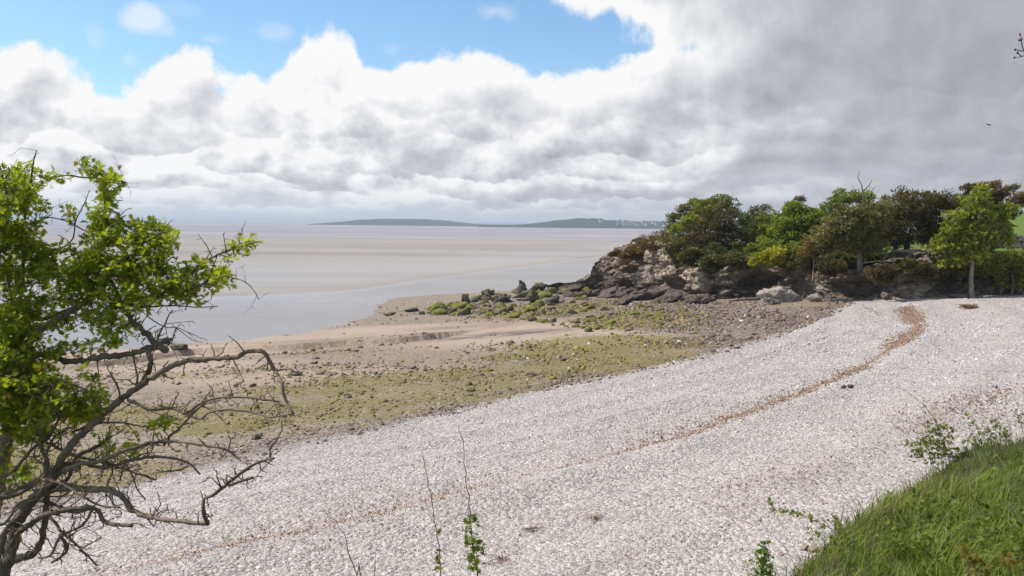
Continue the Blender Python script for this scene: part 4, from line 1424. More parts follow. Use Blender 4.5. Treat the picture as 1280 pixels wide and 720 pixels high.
# dead snag above the grey thorn
def limb_thing(name, label, cat, polys, Yd, mat, colr, group=None, part='branch'):
    b0 = gy(*polys[0][0][0], Yd)
    e = thing(name, label, cat, tuple(b0), group)
    m_ = MB()
    for pl, r0, r1 in polys:
        P_ = np.array([gy(a, b_, Yd) for a, b_ in pl])
        P_[:, 1] += np.cumsum(rng.normal(0, .004 * Yd, len(P_)))
        tube(m_, *smooth_line(P_, np.linspace(r0, r1, len(P_)), .01 * Yd), 6, colr)
    m_.build(part, mat, e, smooth=True, loc=b0)
    return e


limb_thing('dead_snag', 'dead forked snag sticking up above the grey-green thorn', 'tree',
           [([(1077, 300), (1078, 270), (1075, 245), (1076, 232), (1074, 222), (1078, 214)], .09, .015), ([(1076, 240), (1083, 232), (1086, 225)], .05, .015), ([(1077, 248), (1068, 240), (1066, 232)], .05, .015),
            ([(1078, 252), (1090, 243), (1095, 234)], .04, .012), ([(1078, 256), (1062, 248), (1058, 240)], .035, .012)], 58.5, M_BARKFAR, (.14, .12, .10), part='trunk')

# ------------------------------------------------------------------ stone wall and fence on the cliff top
def wall_run():
    a, b_ = gy(1225, 304, 66), gy(1500, 304, 64)
    n_ = 60
    m_ = MB()
    e = thing('stone_wall', 'grey drystone wall between the sycamore crown and the pasture', 'wall', tuple(a))
    L = np.linalg.norm(b_ - a)
    d = (b_ - a) / L
    nrm_ = np.array((-d[1], d[0], 0))
    pos, siz = [], []
    for row in range(7):
        x = rng.uniform(0, .2)
        while x < L:
            wdt = rng.uniform(.2, .5)
            for sdy in (-.14, .14):
                q_ = a + d * (x + wdt / 2) + nrm_ * sdy
                zt = topz(q_[0], q_[1])
                pos.append((q_[0], q_[1], zt + .07 + row * .14 + rng.normal(0, .01)))
                siz.append(wdt)
            x += wdt * .95
    pos, siz = np.array(pos), np.array(siz)
    n2 = len(pos)
    V = np.tile(CUBE[None], (n2, 1, 1)) * (1 + rng.uniform(-.18, .18, (n2, 8, 3)))
    V = V * np.stack([siz / 2, np.full(n2, .17), np.full(n2, .078)], 1)[:, None, :] + pos[:, None, :]
    g_ = rng.uniform(.5, 1.2, (n2, 1)) * np.array((.21, .19, .165))
    m_.add(V.reshape(-1, 3), [(CUBEF[None] + (np.arange(n2) * 8)[:, None, None]).reshape(-1, 4)], np.repeat(g_, 8, 0))
    m_.build('stonework', M_ROCK, e, loc=a)


wall_run()
fx = [gy(px, 312, 66) for px in (1086, 1096, 1108, 1120, 1136, 1152, 1170)]
e = thing('wire_fence', 'wire fence on thin wooden posts seen between the yew trunks', 'fence', (fx[0][0], fx[0][1], topz(fx[0][0], fx[0][1])))
tops = []
for f_ in fx:
    z0 = topz(f_[0], f_[1])
    m_ = MB()
    V = CUBE * (.05, .05, .62) + (f_[0], f_[1], z0 + .5)
    V[4:, 2] += rng.uniform(-.04, .04, 4)
    m_.add(V, [CUBEF], (.17, .14, .11))
    m_.build('post', M_BARKFAR, e, loc=e.location)
    tops.append((f_[0], f_[1], z0))
m_ = MB()
for hgt_ in (.35, .7, 1.02):
    tube(m_, [np.array(q_) + (0, -.055, hgt_) for q_ in tops], np.full(len(tops), .006), 4, (.2, .2, .2))
m_.build('wire', M_BARKFAR, e, loc=e.location)

# ------------------------------------------------------------------ rocks
def rock_verts(seed, cuts=9, rough=.5, elong=(1, .8, .6), n=14):
    """a boulder: dense sphere pushed in by planes and broken up"""
    r = np.random.default_rng(seed)
    th = np.linspace(0, np.pi, n + 1)
    ph = np.linspace(0, 2 * np.pi, 2 * n, endpoint=False)
    V = [(0, 0, 1)]
    for a in th[1:-1]:
        for b_ in ph:
            V.append((math.sin(a) * math.cos(b_), math.sin(a) * math.sin(b_), math.cos(a)))
    V.append((0, 0, -1))
    V = np.array(V)
    for _ in range(cuts):
        d = r.normal(size=3)
        d /= np.linalg.norm(d)
        h = r.uniform(.45, .85)
        ex = np.maximum(0, V @ d - h)
        V = V - ex[:, None] * d[None] * .93
    so = r.uniform(0, 50, 3)
    V = V * (1 + rough * (.55 * fbm(V * 1.5 + so, 5, 7, .6) + .35 * (voron(V * 2.1 + so, 12)[2] - .5)) - .16 * rough * np.exp(-((lambda a_: (a_[1] - a_[0]) / .08)(voron(V * 1.7 + so, 9))) ** 2))[:, None]
    V = V * np.array(elong)
    m = 2 * n
    q_ = []
    for i in range(n - 2):
        for j in range(m):
            q_.append((1 + i * m + j, 1 + (i + 1) * m + j, 1 + (i + 1) * m + (j + 1) % m, 1 + i * m + (j + 1) % m))
    tr = [(0, 1 + j, 1 + (j + 1) % m) for j in range(m)]
    bl = 1 + (n - 2) * m
    tr += [(len(V) - 1, bl + (j + 1) % m, bl + j) for j in range(m)]
    return V, [np.array(q_), np.array(tr)]


def rock_obj(name, label, cat, loc, size, elong, seed, colr, algae=0.0, rotz=0, group=None, n=14, tilt=(0, 0)):
    V, fcs = rock_verts(seed, elong=elong, n=n + 8, rough=1.0 if size > .5 else .6)
    V = V * (1 + .10 * fbm(V * 6 + seed, 3, 33))[:, None]
    m_ = MB()
    c = np.tile(np.array(colr)[None], (len(V), 1)) * (1 + .3 * fbm(V * 3 + seed, 3, 3))[:, None]
    if algae > 0:
        k = (sstep(V[:, 2] / elong[2] + .8 * fbm(V * 2.5 + seed, 3, 4), 1 - 1.6 * algae, 1.3 - 1.3 * algae))[:, None]
        c = c * (1 - k) + np.array((.17, .16, .04)) * k
    m_.add(V * size, fcs, c)
    o = m_.build(name, M_ROCK)
    o.location = loc
    o.rotation_euler = (tilt[0], tilt[1], rotz)
    return tag(o, label, cat, group)


GREY, PALE, DARKR = (.24, .205, .175), (.38, .335, .285), (.105, .085, .072)
for px, py, wpx, el_, lab, c, sd_, al in (
        (982, 377, 26, (1, .7, .55), 'largest pale boulder below the cliff at the back of the beach', PALE, 3, 0),
        (1008, 368, 15, (1, .8, .8), 'rounded grey boulder between the largest pale boulder and the cliff', GREY, 4, 0),
        (1019, 377, 12, (1, .8, .55), 'small pale boulder right of the largest pale boulder', PALE, 5, 0),
        (967, 382, 9, (1, .8, .7), 'small dark boulder at the left end of the largest pale boulder', DARKR, 6, 0),
        (1062, 378, 9, (1, .7, .35), 'flat grey slab lying on shingle in front of the overhang', GREY, 7, 0),
        (1198, 373, 14, (1, .8, .3), 'long low grey rock at the foot of the sycamore', GREY, 8, 0),
        (1100, 366, 22, (1, .7, .55), 'squarish dark block at the foot of the cliff left of the dark yews', (.15, .13, .11), 9, 0),
        (1030, 362, 20, (1, .8, .7), 'pale rounded rock high against the cliff above the small pale boulder', PALE, 10, 0)):
    q_ = gz(px, py, 0)
    z0 = hz1(q_[0], q_[1])
    q_ = gz(px, py, z0)
    s_ = wpx * q_[1] / F
    rock_obj('boulder', lab, 'boulder', (q_[0], q_[1] + s_ * .3, z0 + s_ * el_[2] * .35), s_, el_, sd_, c, al, rng.uniform(-.3, .3), n=22)

# reef: the standing rocks first
reef = [(652, 363, 13, (.7, .6, 1.05), 'tall upright dark rock, the highest of the reef', .25), (611, 370, 11, (.9, .7, .8), 'rounded green-topped rock left of the tall upright one', .6),
        (583, 377, 9, (.7, .6, 1.1), 'narrow upright dark rock standing at the water side of the reef', .1), (625, 376, 13, (1, .7, .6), 'dark rock just below the tall upright one', .2),
        (693, 354, 13, (1, .7, .75), 'pointed dark rock at the foot of the slabs', .1), (672, 361, 14, (1, .7, .5), 'ragged dark rock between the upright and the pointed rocks', .3),
        (668, 374, 12, (.8, .7, .95), 'green and dark split rock in the middle of the reef', .5), (690, 377, 13, (1, .7, .5), 'dark slab right of the split rock', .15),
        (516, 388, 10, (1, .6, .4), 'low dark rock at the water edge, second from the left of the reef', .2), (488, 393, 9, (1, .6, .28), 'flat dark rock at the water edge, leftmost of the reef', .2),
        (545, 384, 9, (1, .7, .4), 'low dark rock in front of a green one at the water edge', .4),
        (586, 481, 5, (1, .8, .6), 'green-topped stone on the mud, upper of a pair', .7), (588, 488, 6, (1, .7, .5), 'green stone on the mud, lower of a pair', .9),
        (662, 468, 4, (1, .8, .8), 'lone dark stone on the mud right of the green pair', .1), (653, 434, 3, (1, .8, .7), 'lone dark stone on bare sand', .0),
        (514, 461, 7, (1, .8, .3), 'low brown stone on the mud left of the middle', .1), (704, 450, 5, (1, .8, .6), 'dark stone near the right end of the green mud', .1),
        (370, 468, 14, (1, .5, .25), 'dark hump of peaty mud beside a small pool', .1), (400, 467, 9, (1, .5, .22), 'smaller dark hump beside the pool', .2),
        (316, 482, 6, (1, .8, .6), 'round bright green stone beside the pool', 1.0), (393, 454, 6, (1, .6, .3), 'small dark stone on sand behind the pool', .2),
        (200, 428, 18, (1, .6, .35), 'dark weedy rock behind the hawthorn twigs', .1), (222, 436, 12, (1, .6, .35), 'weedy rock at the water edge beside the hawthorn', .3),
        (320, 548, 8, (1, .8, .6), 'brown stone at the foot of the shingle by the hawthorn twigs', .0),
        (584, 527, 4, (1, .7, .5), 'lone white stone at the lower edge of the shingle', .0), (527, 392, 6, (1, .7, .5), 'small dark rock behind the sand spit', .3)]
for k, (px, py, wpx, el_, lab, al) in enumerate(reef):
    zi = -1.5
    for _ in range(4):
        q_ = gz(px, py + wpx * .35 * el_[2], zi)
        zi = hz1(q_[0], q_[1])
    s_ = wpx * q_[1] / F
    c = (.62, .6, .57) if 'white' in lab else ((.115, .095, .08) if k % 3 else (.15, .13, .11))
    rock_obj('rock', lab, 'rock', (q_[0], q_[1], zi + s_ * el_[2] * .45), s_, el_, 100 + k, c, al, rng.uniform(-.4, .4), n=18, tilt=(0, rng.uniform(-.35, -.1) if el_[2] < .8 else 0))
# dark slabs running from the reef up to the point
for k, (px, py, wpx, lab) in enumerate(((722, 356, 22, 'long dark slab sloping up to the right at the foot of the point'), (742, 358, 24, 'dark tilted slab directly under the cliff point'),
                                        (712, 364, 22, 'low dark slab below the long sloping one'), (765, 369, 26, 'dark ledge under the first cave'), (735, 368, 20, 'weedy dark slab in front of the point'),
                                        (800, 372, 28, 'dark purple ledge under the big hollow'), (836, 375, 26, 'flat dark ledge right of the big hollow'), (700, 359, 14, 'small dark slab left of the sloping ones'),
                                        (780, 378, 16, 'broken dark ledge on the mud below the first cave'), (872, 377, 22, 'flat brown ledge below the smooth cliff wall'))):
    zi = -1.2
    for _ in range(4):
        q_ = gz(px, py + 3, zi)
        zi = hz1(q_[0], q_[1])
    s_ = wpx * q_[1] / F
    rock_obj('rock_slab', lab, 'rock', (q_[0], q_[1] + .4, zi + .14 * s_), s_, (1, .6, .34), 200 + k, (.13, .10, .085), .05, rng.uniform(-.2, .2), n=20, tilt=(rng.uniform(-.1, .1), -.30))
# many lesser reef rocks
shapes = [rock_verts(300 + k, elong=(1, .75, .55), n=9) for k in range(9)]
protos = []
for k, (V, fcs) in enumerate(shapes):
    m_ = MB()
    c0 = np.array(((.12, .10, .085), (.17, .145, .12), (.10, .085, .07))[k % 3])
    al = (.25, .6, .85)[k // 3]
    kk_ = (sstep(V[:, 2] / .55 + .8 * fbm(V * 2.5 + k, 3, 4), 1 - 1.6 * al, 1.3 - 1.3 * al))[:, None]
    c = c0[None] * (1 + .3 * fbm(V * 3 + k, 3, 3))[:, None] * (1 - kk_) + np.array((.19, .19, .035)) * kk_
    m_.add(V, fcs, c)
    o = m_.build('rock', M_ROCK)
    protos.append(o)
cnt = 0
LABS = 'weed-covered rock scattered over the reef in front of the headland'
pts_px = []
while len(pts_px) < 210:
    px = rng.uniform(540, 870)
    lo = np.interp(px, [540, 600, 700, 870], [386, 371, 360, 376])
    hi = np.interp(px, [540, 640, 760, 870], [394, 400, 420, 410])
    py = rng.uniform(lo, hi)
    if rng.random() < (1.0 if px < 760 else .5):
        pts_px.append((px, py))
for px, py in pts_px:
    lo_py = np.interp(px, [540, 600, 700, 870], [386, 371, 360, 376])
    zi = -1.5
    for _ in range(2):
        q_ = gz(px, py, zi)
        zi = float(Hbase(np.array([[q_[0], q_[1]]]))[0])
    s_ = rng.uniform(1.8, 7.5) * (1.35 if px < 730 and py < lo_py + 14 else 1) * (1 if rng.random() < .8 else 1.5) * q_[1] / F
    p_ = protos[cnt % 9]
    o = p_ if cnt < 9 else p_.copy()
    if cnt >= 9:
        col.objects.link(o)
    o.location = (q_[0], q_[1], zi + s_ * .12)
    o.scale = (s_, s_ * rng.uniform(.7, 1.2), s_ * rng.uniform(.6, 1.3))
    o.rotation_euler = (rng.uniform(-.2, .2), rng.uniform(-.45, .1), rng.uniform(-.6, .6))
    tag(o, LABS, 'rock', 'weedy rocks of the reef')
    cnt += 1

# ------------------------------------------------------------------ loose stones (uncountable)
def scatter(n, px_rng, py_rng, accept, zguess=-.3, it=3):
    px = rng.uniform(*px_rng, n)
    py = px_rng[0] * 0 + rng.uniform(*py_rng, n)
    return px, py


def polar(n, rmin, rmax, half=36, power=1.0, cdeg=0):
    u = rng.random(n)
    r_ = rmin * (rmax / rmin) ** u if power == 0 else (rmin ** power + u * (rmax ** power - rmin ** power)) ** (1 / power)
    a = np.radians(rng.uniform(-half + cdeg, half + cdeg, n))
    return np.stack([r_ * np.sin(a), r_ * np.cos(a)], 1)


# white shingle
xy = polar(430000, 9.5, 64, 34, .45)
xy = xy[rng.random(len(xy)) < np.interp(np.linalg.norm(xy, axis=1), (0, 40, 64), (1, 1, .25))]
ds2, _ = pline_dist(xy, low_line)
xy, ds2 = xy[ds2 > -.15], ds2[ds2 > -.15]
r_ = np.linalg.norm(xy, axis=1)
st2, _ = pline_dist(xy, strand_line)
n = len(xy)
z = H(xy)
size = np.clip(rng.lognormal(math.log(.0185), .42, n), .009, .09) * np.clip(r_ / 16, .85, 2.4)
g_ = np.clip(rng.normal(.53, .085, n), .18, .78)
g_ *= 1 + .24 * fbm(np.c_[xy * .35, np.zeros(n)], 4, 181)
wob_ = st2 + .45 * fbm(np.c_[xy * .5, np.zeros(n)], 3, 183)
for off_, wd_, am_ in ((-1.5, .15, .35), (-2.7, .2, .4), (-4.3, .2, .3), (-6.2, .25, .2), (1.4, .25, .14), (4.6, .4, .22)):
    g_ *= 1 - am_ * np.exp(-((wob_ - off_) / wd_) ** 2) * np.clip(.5 + 1.8 * fbm(np.c_[xy * .8, np.zeros(n)], 3, 185), 0, 1)
dk = rng.random(n)
g_ = np.where(dk < .10, rng.uniform(.22, .40, n), g_)
tint = np.array((1.0, .935, .875))[None] + rng.normal(0, .022, (n, 3)) * (1, .6, 1)
colr = np.clip(g_[:, None] * tint, .05, .85)
onl = .9 * np.exp(-((st2 + .5 * fbm(np.c_[xy * .9, np.zeros(n)], 3, 5)) / .30) ** 2) * (rng.random(n) < .6) * np.clip(.5 + 1.6 * fbm(np.c_[xy * .3, np.zeros(n)], 3, 187), .45, 1)
colr = colr * (1 - onl[:, None]) + np.array((.42, .31, .23))[None] * onl[:, None] * rng.uniform(.5, 1.3, (n, 1))
mb = MB()
chips(mb, np.c_[xy, z + size * .05], size, colr, .36, tilt=.22)
tag(mb.build('shingle', M_CHIP), 'broken pale limestone shingle covering the beach', 'shingle', kind='stuff')

# foreshore stones and weed lumps
xy = polar(190000, 17, 80, 35, .8)
ds2, _ = pline_dist(xy, low_line)
xy, ds2 = xy[ds2 < .5], ds2[ds2 < .5]
A_, Sn, Sa = region(ALG, xy), region(STN, xy), region([(680, 418, -1.3, 7, 6, 1), (600, 412, -1.7, 8, 4.5, 1), (480, 412, -2.2, 8, 4, 1), (350, 422, -2.3, 8, 3.5, 1), (200, 440, -2.3, 9, 4, 1)], xy)
rimw = np.exp(-(np.maximum(0, -ds2 - .5) / 1.2) ** 2)
cln = fbm(np.c_[xy * .55, np.zeros(len(xy))], 4, 160)
pr = (np.maximum(np.maximum(A_ * .7, Sn), rimw * .8) + .05) * (1 - .93 * Sa * (1 - np.maximum(Sn, A_ * .5))) * np.clip(.5 + 1.3 * cln, 0.05, 1)
ok = rng.random(len(xy)) < pr
xy, ds2, A_, Sn, rimw = xy[ok], ds2[ok], A_[ok], Sn[ok], rimw[ok]
n = len(xy)
z = H(xy)
ok = z > SEA - .02
xy, z, A_, Sn, rimw = xy[ok], z[ok], A_[ok], Sn[ok], rimw[ok]
n = len(xy)
size = np.clip(rng.lognormal(math.log(.062), .5, n), .025, .24) * np.clip(np.linalg.norm(xy, axis=1) / 30, .7, 1.8)
g_ = rng.uniform(.10, .30, n)
colr = g_[:, None] * np.array((1.08, .82, .62))[None]
w_ = rng.random(n) < .02
colr = np.where(w_[:, None], np.array((.55, .52, .48))[None], colr)
al = (rng.random(n) < A_ * .75 * (1 - .6 * Sn) * (1 - .8 * rimw)) & ~w_
gsel = np.where(rng.random(n)[:, None] < .6, np.array((.25, .205, .05))[None], np.array((.17, .16, .035))[None]) * rng.uniform(.6, 1.4, (n, 1))
colr = np.where(al[:, None], gsel, colr)
mb = MB()
chips(mb, np.c_[xy, z + size * .08], size, colr, .5, tilt=.25)
tag(mb.build('foreshore_stones', M_CHIP), 'small brown and green weedy stones strewn over the muddy foreshore', 'stones', kind='stuff')

# strand line litter: brown scraps of weed and twig
def litter(line, n, spread, lmin=.02, lmax=.09, rngpar=None, colr0=(.30, .175, .09)):
    line = np.asarray(line)[:, :2]
    segl = np.linalg.norm(np.diff(line, axis=0), axis=1)
    cum = np.concatenate([[0], np.cumsum(segl)])
    u = rng.uniform(0, cum[-1], n)
    k = np.clip(np.searchsorted(cum, u) - 1, 0, len(segl) - 1)
    t_ = (u - cum[k]) / segl[k]
    p_ = line[k] * (1 - t_)[:, None] + line[k + 1] * t_[:, None]
    gap_ = fbm(np.c_[u * .35, u * 0, u * 0], 4, 170)
    okk = rng.random(n) < np.clip(.58 + 1.9 * gap_, .12, 1)
    p_ = p_ + np.random.default_rng(5).normal(0, 1, (n, 2)) * spread * (1 + gap_)[:, None] * np.clip(22 / np.linalg.norm(p_, axis=1), .6, 1.2)[:, None]
    p_ = p_[okk]
    return p_


lp = np.vstack([litter(strand_line, 12000, .40), litter(strand_line, 3600, .12), litter(strand_line + (0.15, -.55, 0), 1500, .12)])
second = np.array([gz(*c) for c in ((1108, 398, .25), (1100, 391, .25), (1088, 384, .25), (1078, 380, .25))])
third = np.array([gz(*c) for c in ((980, 440, 0), (1010, 428, .0), (1040, 415, .05))])
fourth = np.array([gz(*c) for c in ((1130, 560, .55), (1060, 572, .5), (1000, 592, .5), (950, 608, .4), (900, 640, .4))])
fifth = np.array([gz(*c) for c in ((1300, 482, .8), (1240, 495, .75), (1180, 520, .7), (1140, 545, .6))])
lp = np.vstack([lp, litter(second, 130, .14), litter(third, 100, .07), litter(fourth, 800, .3), litter(fifth, 1500, .5)])
pz = H(lp)
n = len(lp)
size = rng.uniform(.010, .046, n) * np.clip(np.linalg.norm(lp, axis=1) / 18, .8, 1.5)
colr = np.array((.37, .24, .155))[None] * rng.uniform(.35, 1.35, (n, 1)) * (1 + rng.normal(0, .05, (n, 3)))
mb = MB()
chips(mb, np.c_[lp, pz + .025], size, np.clip(colr, .02, .6), .25, tilt=.5)
tag(mb.build('strand_litter', M_MISC), 'line of rust-brown dried weed and twigs left by the tide', 'tide litter', kind='stuff')


# single things lying on the shingle
def clump_of(name, label, cat, px, py, zz_, parts, colr, mat=M_MISC):
    core_ = True
    for _ in range(4):
        q_ = gz(px, py, zz_)
        zz_ = hz1(q_[0], q_[1])
    m_ = MB()
    for _ in range(parts):
        d = rng.normal(0, 1, 3) * (.035, .03, .008)
        L = rng.uniform(.06, .24)
        a = rng.uniform(0, 6.28)
        e_ = np.array((math.cos(a), math.sin(a), rng.uniform(-.1, .3))) * L
        tube(m_, *smooth_line([d + (0, 0, .03), d + e_ * .5 + rng.normal(0, .02, 3) + (0, 0, .05), d + e_ + (0, 0, .02)], [.006, .005, .003], .05), 5, np.array(colr) * rng.uniform(.6, 1.3))
    o = m_.build(name, mat)
    o.location = (q_[0], q_[1], zz_)
    return tag(o, label, cat)


clump_of('dead_weed', 'small tangle of dry brown weed on the near shingle right of the twigs', 'seaweed', 625, 702, .25, 22, (.33, .22, .16))
clump_of('dead_weed', 'thin dark tangle of weed on the near shingle, upper of the two', 'seaweed', 664, 664, .25, 16, (.28, .20, .15))
clump_of('dead_weed', 'pale brown tuft of weed in the middle of the near shingle', 'seaweed', 744, 649, .3, 26, (.42, .32, .24))
o = clump_of('dead_weed', 'big heap of dark red-brown weed at the back of the beach', 'seaweed', 1212, 386, .6, 90, (.20, .10, .06))
o.scale = (3, 2.4, 2.6)
clump_of('driftwood', 'thin curved stick on the shingle above the tide line', 'stick', 560, 596, .1, 1, (.2, .15, .12))
for px, py, wpx, lab, c, el_ in ((1055, 486, 4.2, 'left of two dark stones side by side on the white shingle', (.10, .09, .085), (.8, .7, .8)), (1063, 485, 4.6, 'right of two dark stones side by side on the white shingle', (.11, .10, .095), (1, .7, .9)),
                                 (1006, 687, 8, 'buff rounded stone on the shingle by the bank, left of a pair', (.42, .33, .25), (.9, .7, .7)), (1017, 689, 8, 'buff rounded stone on the shingle by the bank, right of a pair', (.44, .35, .27), (1, .7, .6)),
                                 (976, 694, 5, 'small pinkish stone on the shingle left of the buff pair', (.44, .33, .28), (1, .8, .6))):
    zi = .3
    for _ in range(4):
        q_ = gz(px, py, zi)
        zi = hz1(q_[0], q_[1])
    s_ = wpx * q_[1] / F
    rock_obj('stone', lab, 'stone', (q_[0], q_[1], zi + s_ * el_[2] * .5), s_, el_, int(px) + 400, c, 0, .4, n=10)

# ------------------------------------------------------------------ bird
bp_ = gy(1236, 156, 62)
e = thing('bird', 'small dark bird flying in the grey cloud above the dark yews', 'bird', tuple(bp_))
V, fcs = rock_verts(900, cuts=0, rough=.1, elong=(.17, .045, .05), n=8)
m_ = MB()
m_.add(V, fcs, (.03, .03, .035))
m_.add(V * .36 * (.8, 1.4, 1.2) + (-.17, 0, .015), fcs, (.03, .03, .035))
m_.add([(.14, -.02, 0), (.14, .02, 0), (.27, .045, .0), (.27, -.045, 0), (.14, -.02, .012), (.14, .02, .012), (.27, .045, .008), (.27, -.045, .008)], [CUBEF], (.03, .03, .035))
m_.add([(-.205, -.006, .01), (-.205, .006, .01), (-.25, 0, .008), (-.205, 0, .022)], [np.array([(0, 1, 2), (0, 2, 3), (1, 3, 2), (0, 3, 1)])], (.05, .04, .03))
m_.build('body', M_MISC, e, smooth=True)
for s_ in (-1, 1):
    m_ = MB()
    pr_ = [(-.05, .03 * s_, .02), (-.08, .14 * s_, .055), (-.03, .27 * s_, .035), (.03, .33 * s_, .02), (.05, .15 * s_, .045), (.06, .03 * s_, .015)]
    top_ = np.array(pr_)
    bot = top_ - (0, 0, .008)
    f6 = np.array([(0, 1, 2, 3, 4, 5)])
    sd4 = np.array([(k, (k + 1) % 6, (k + 1) % 6 + 6, k + 6) for k in range(6)])
    m_.add(np.vstack([top_, bot]), [f6, f6[:, ::-1] + 6, sd4], (.03, .03, .035))
    m_.build('wing', M_MISC, e)
e.rotation_euler = (0.3, 0, .5)


# ------------------------------------------------------------------ near hawthorn on the left
def c1(x, y):
    return (x / 2.571, 180 + y / 2.571)


def c2(x, y):
    return (x / 2.571, 440 + y / 2.571)


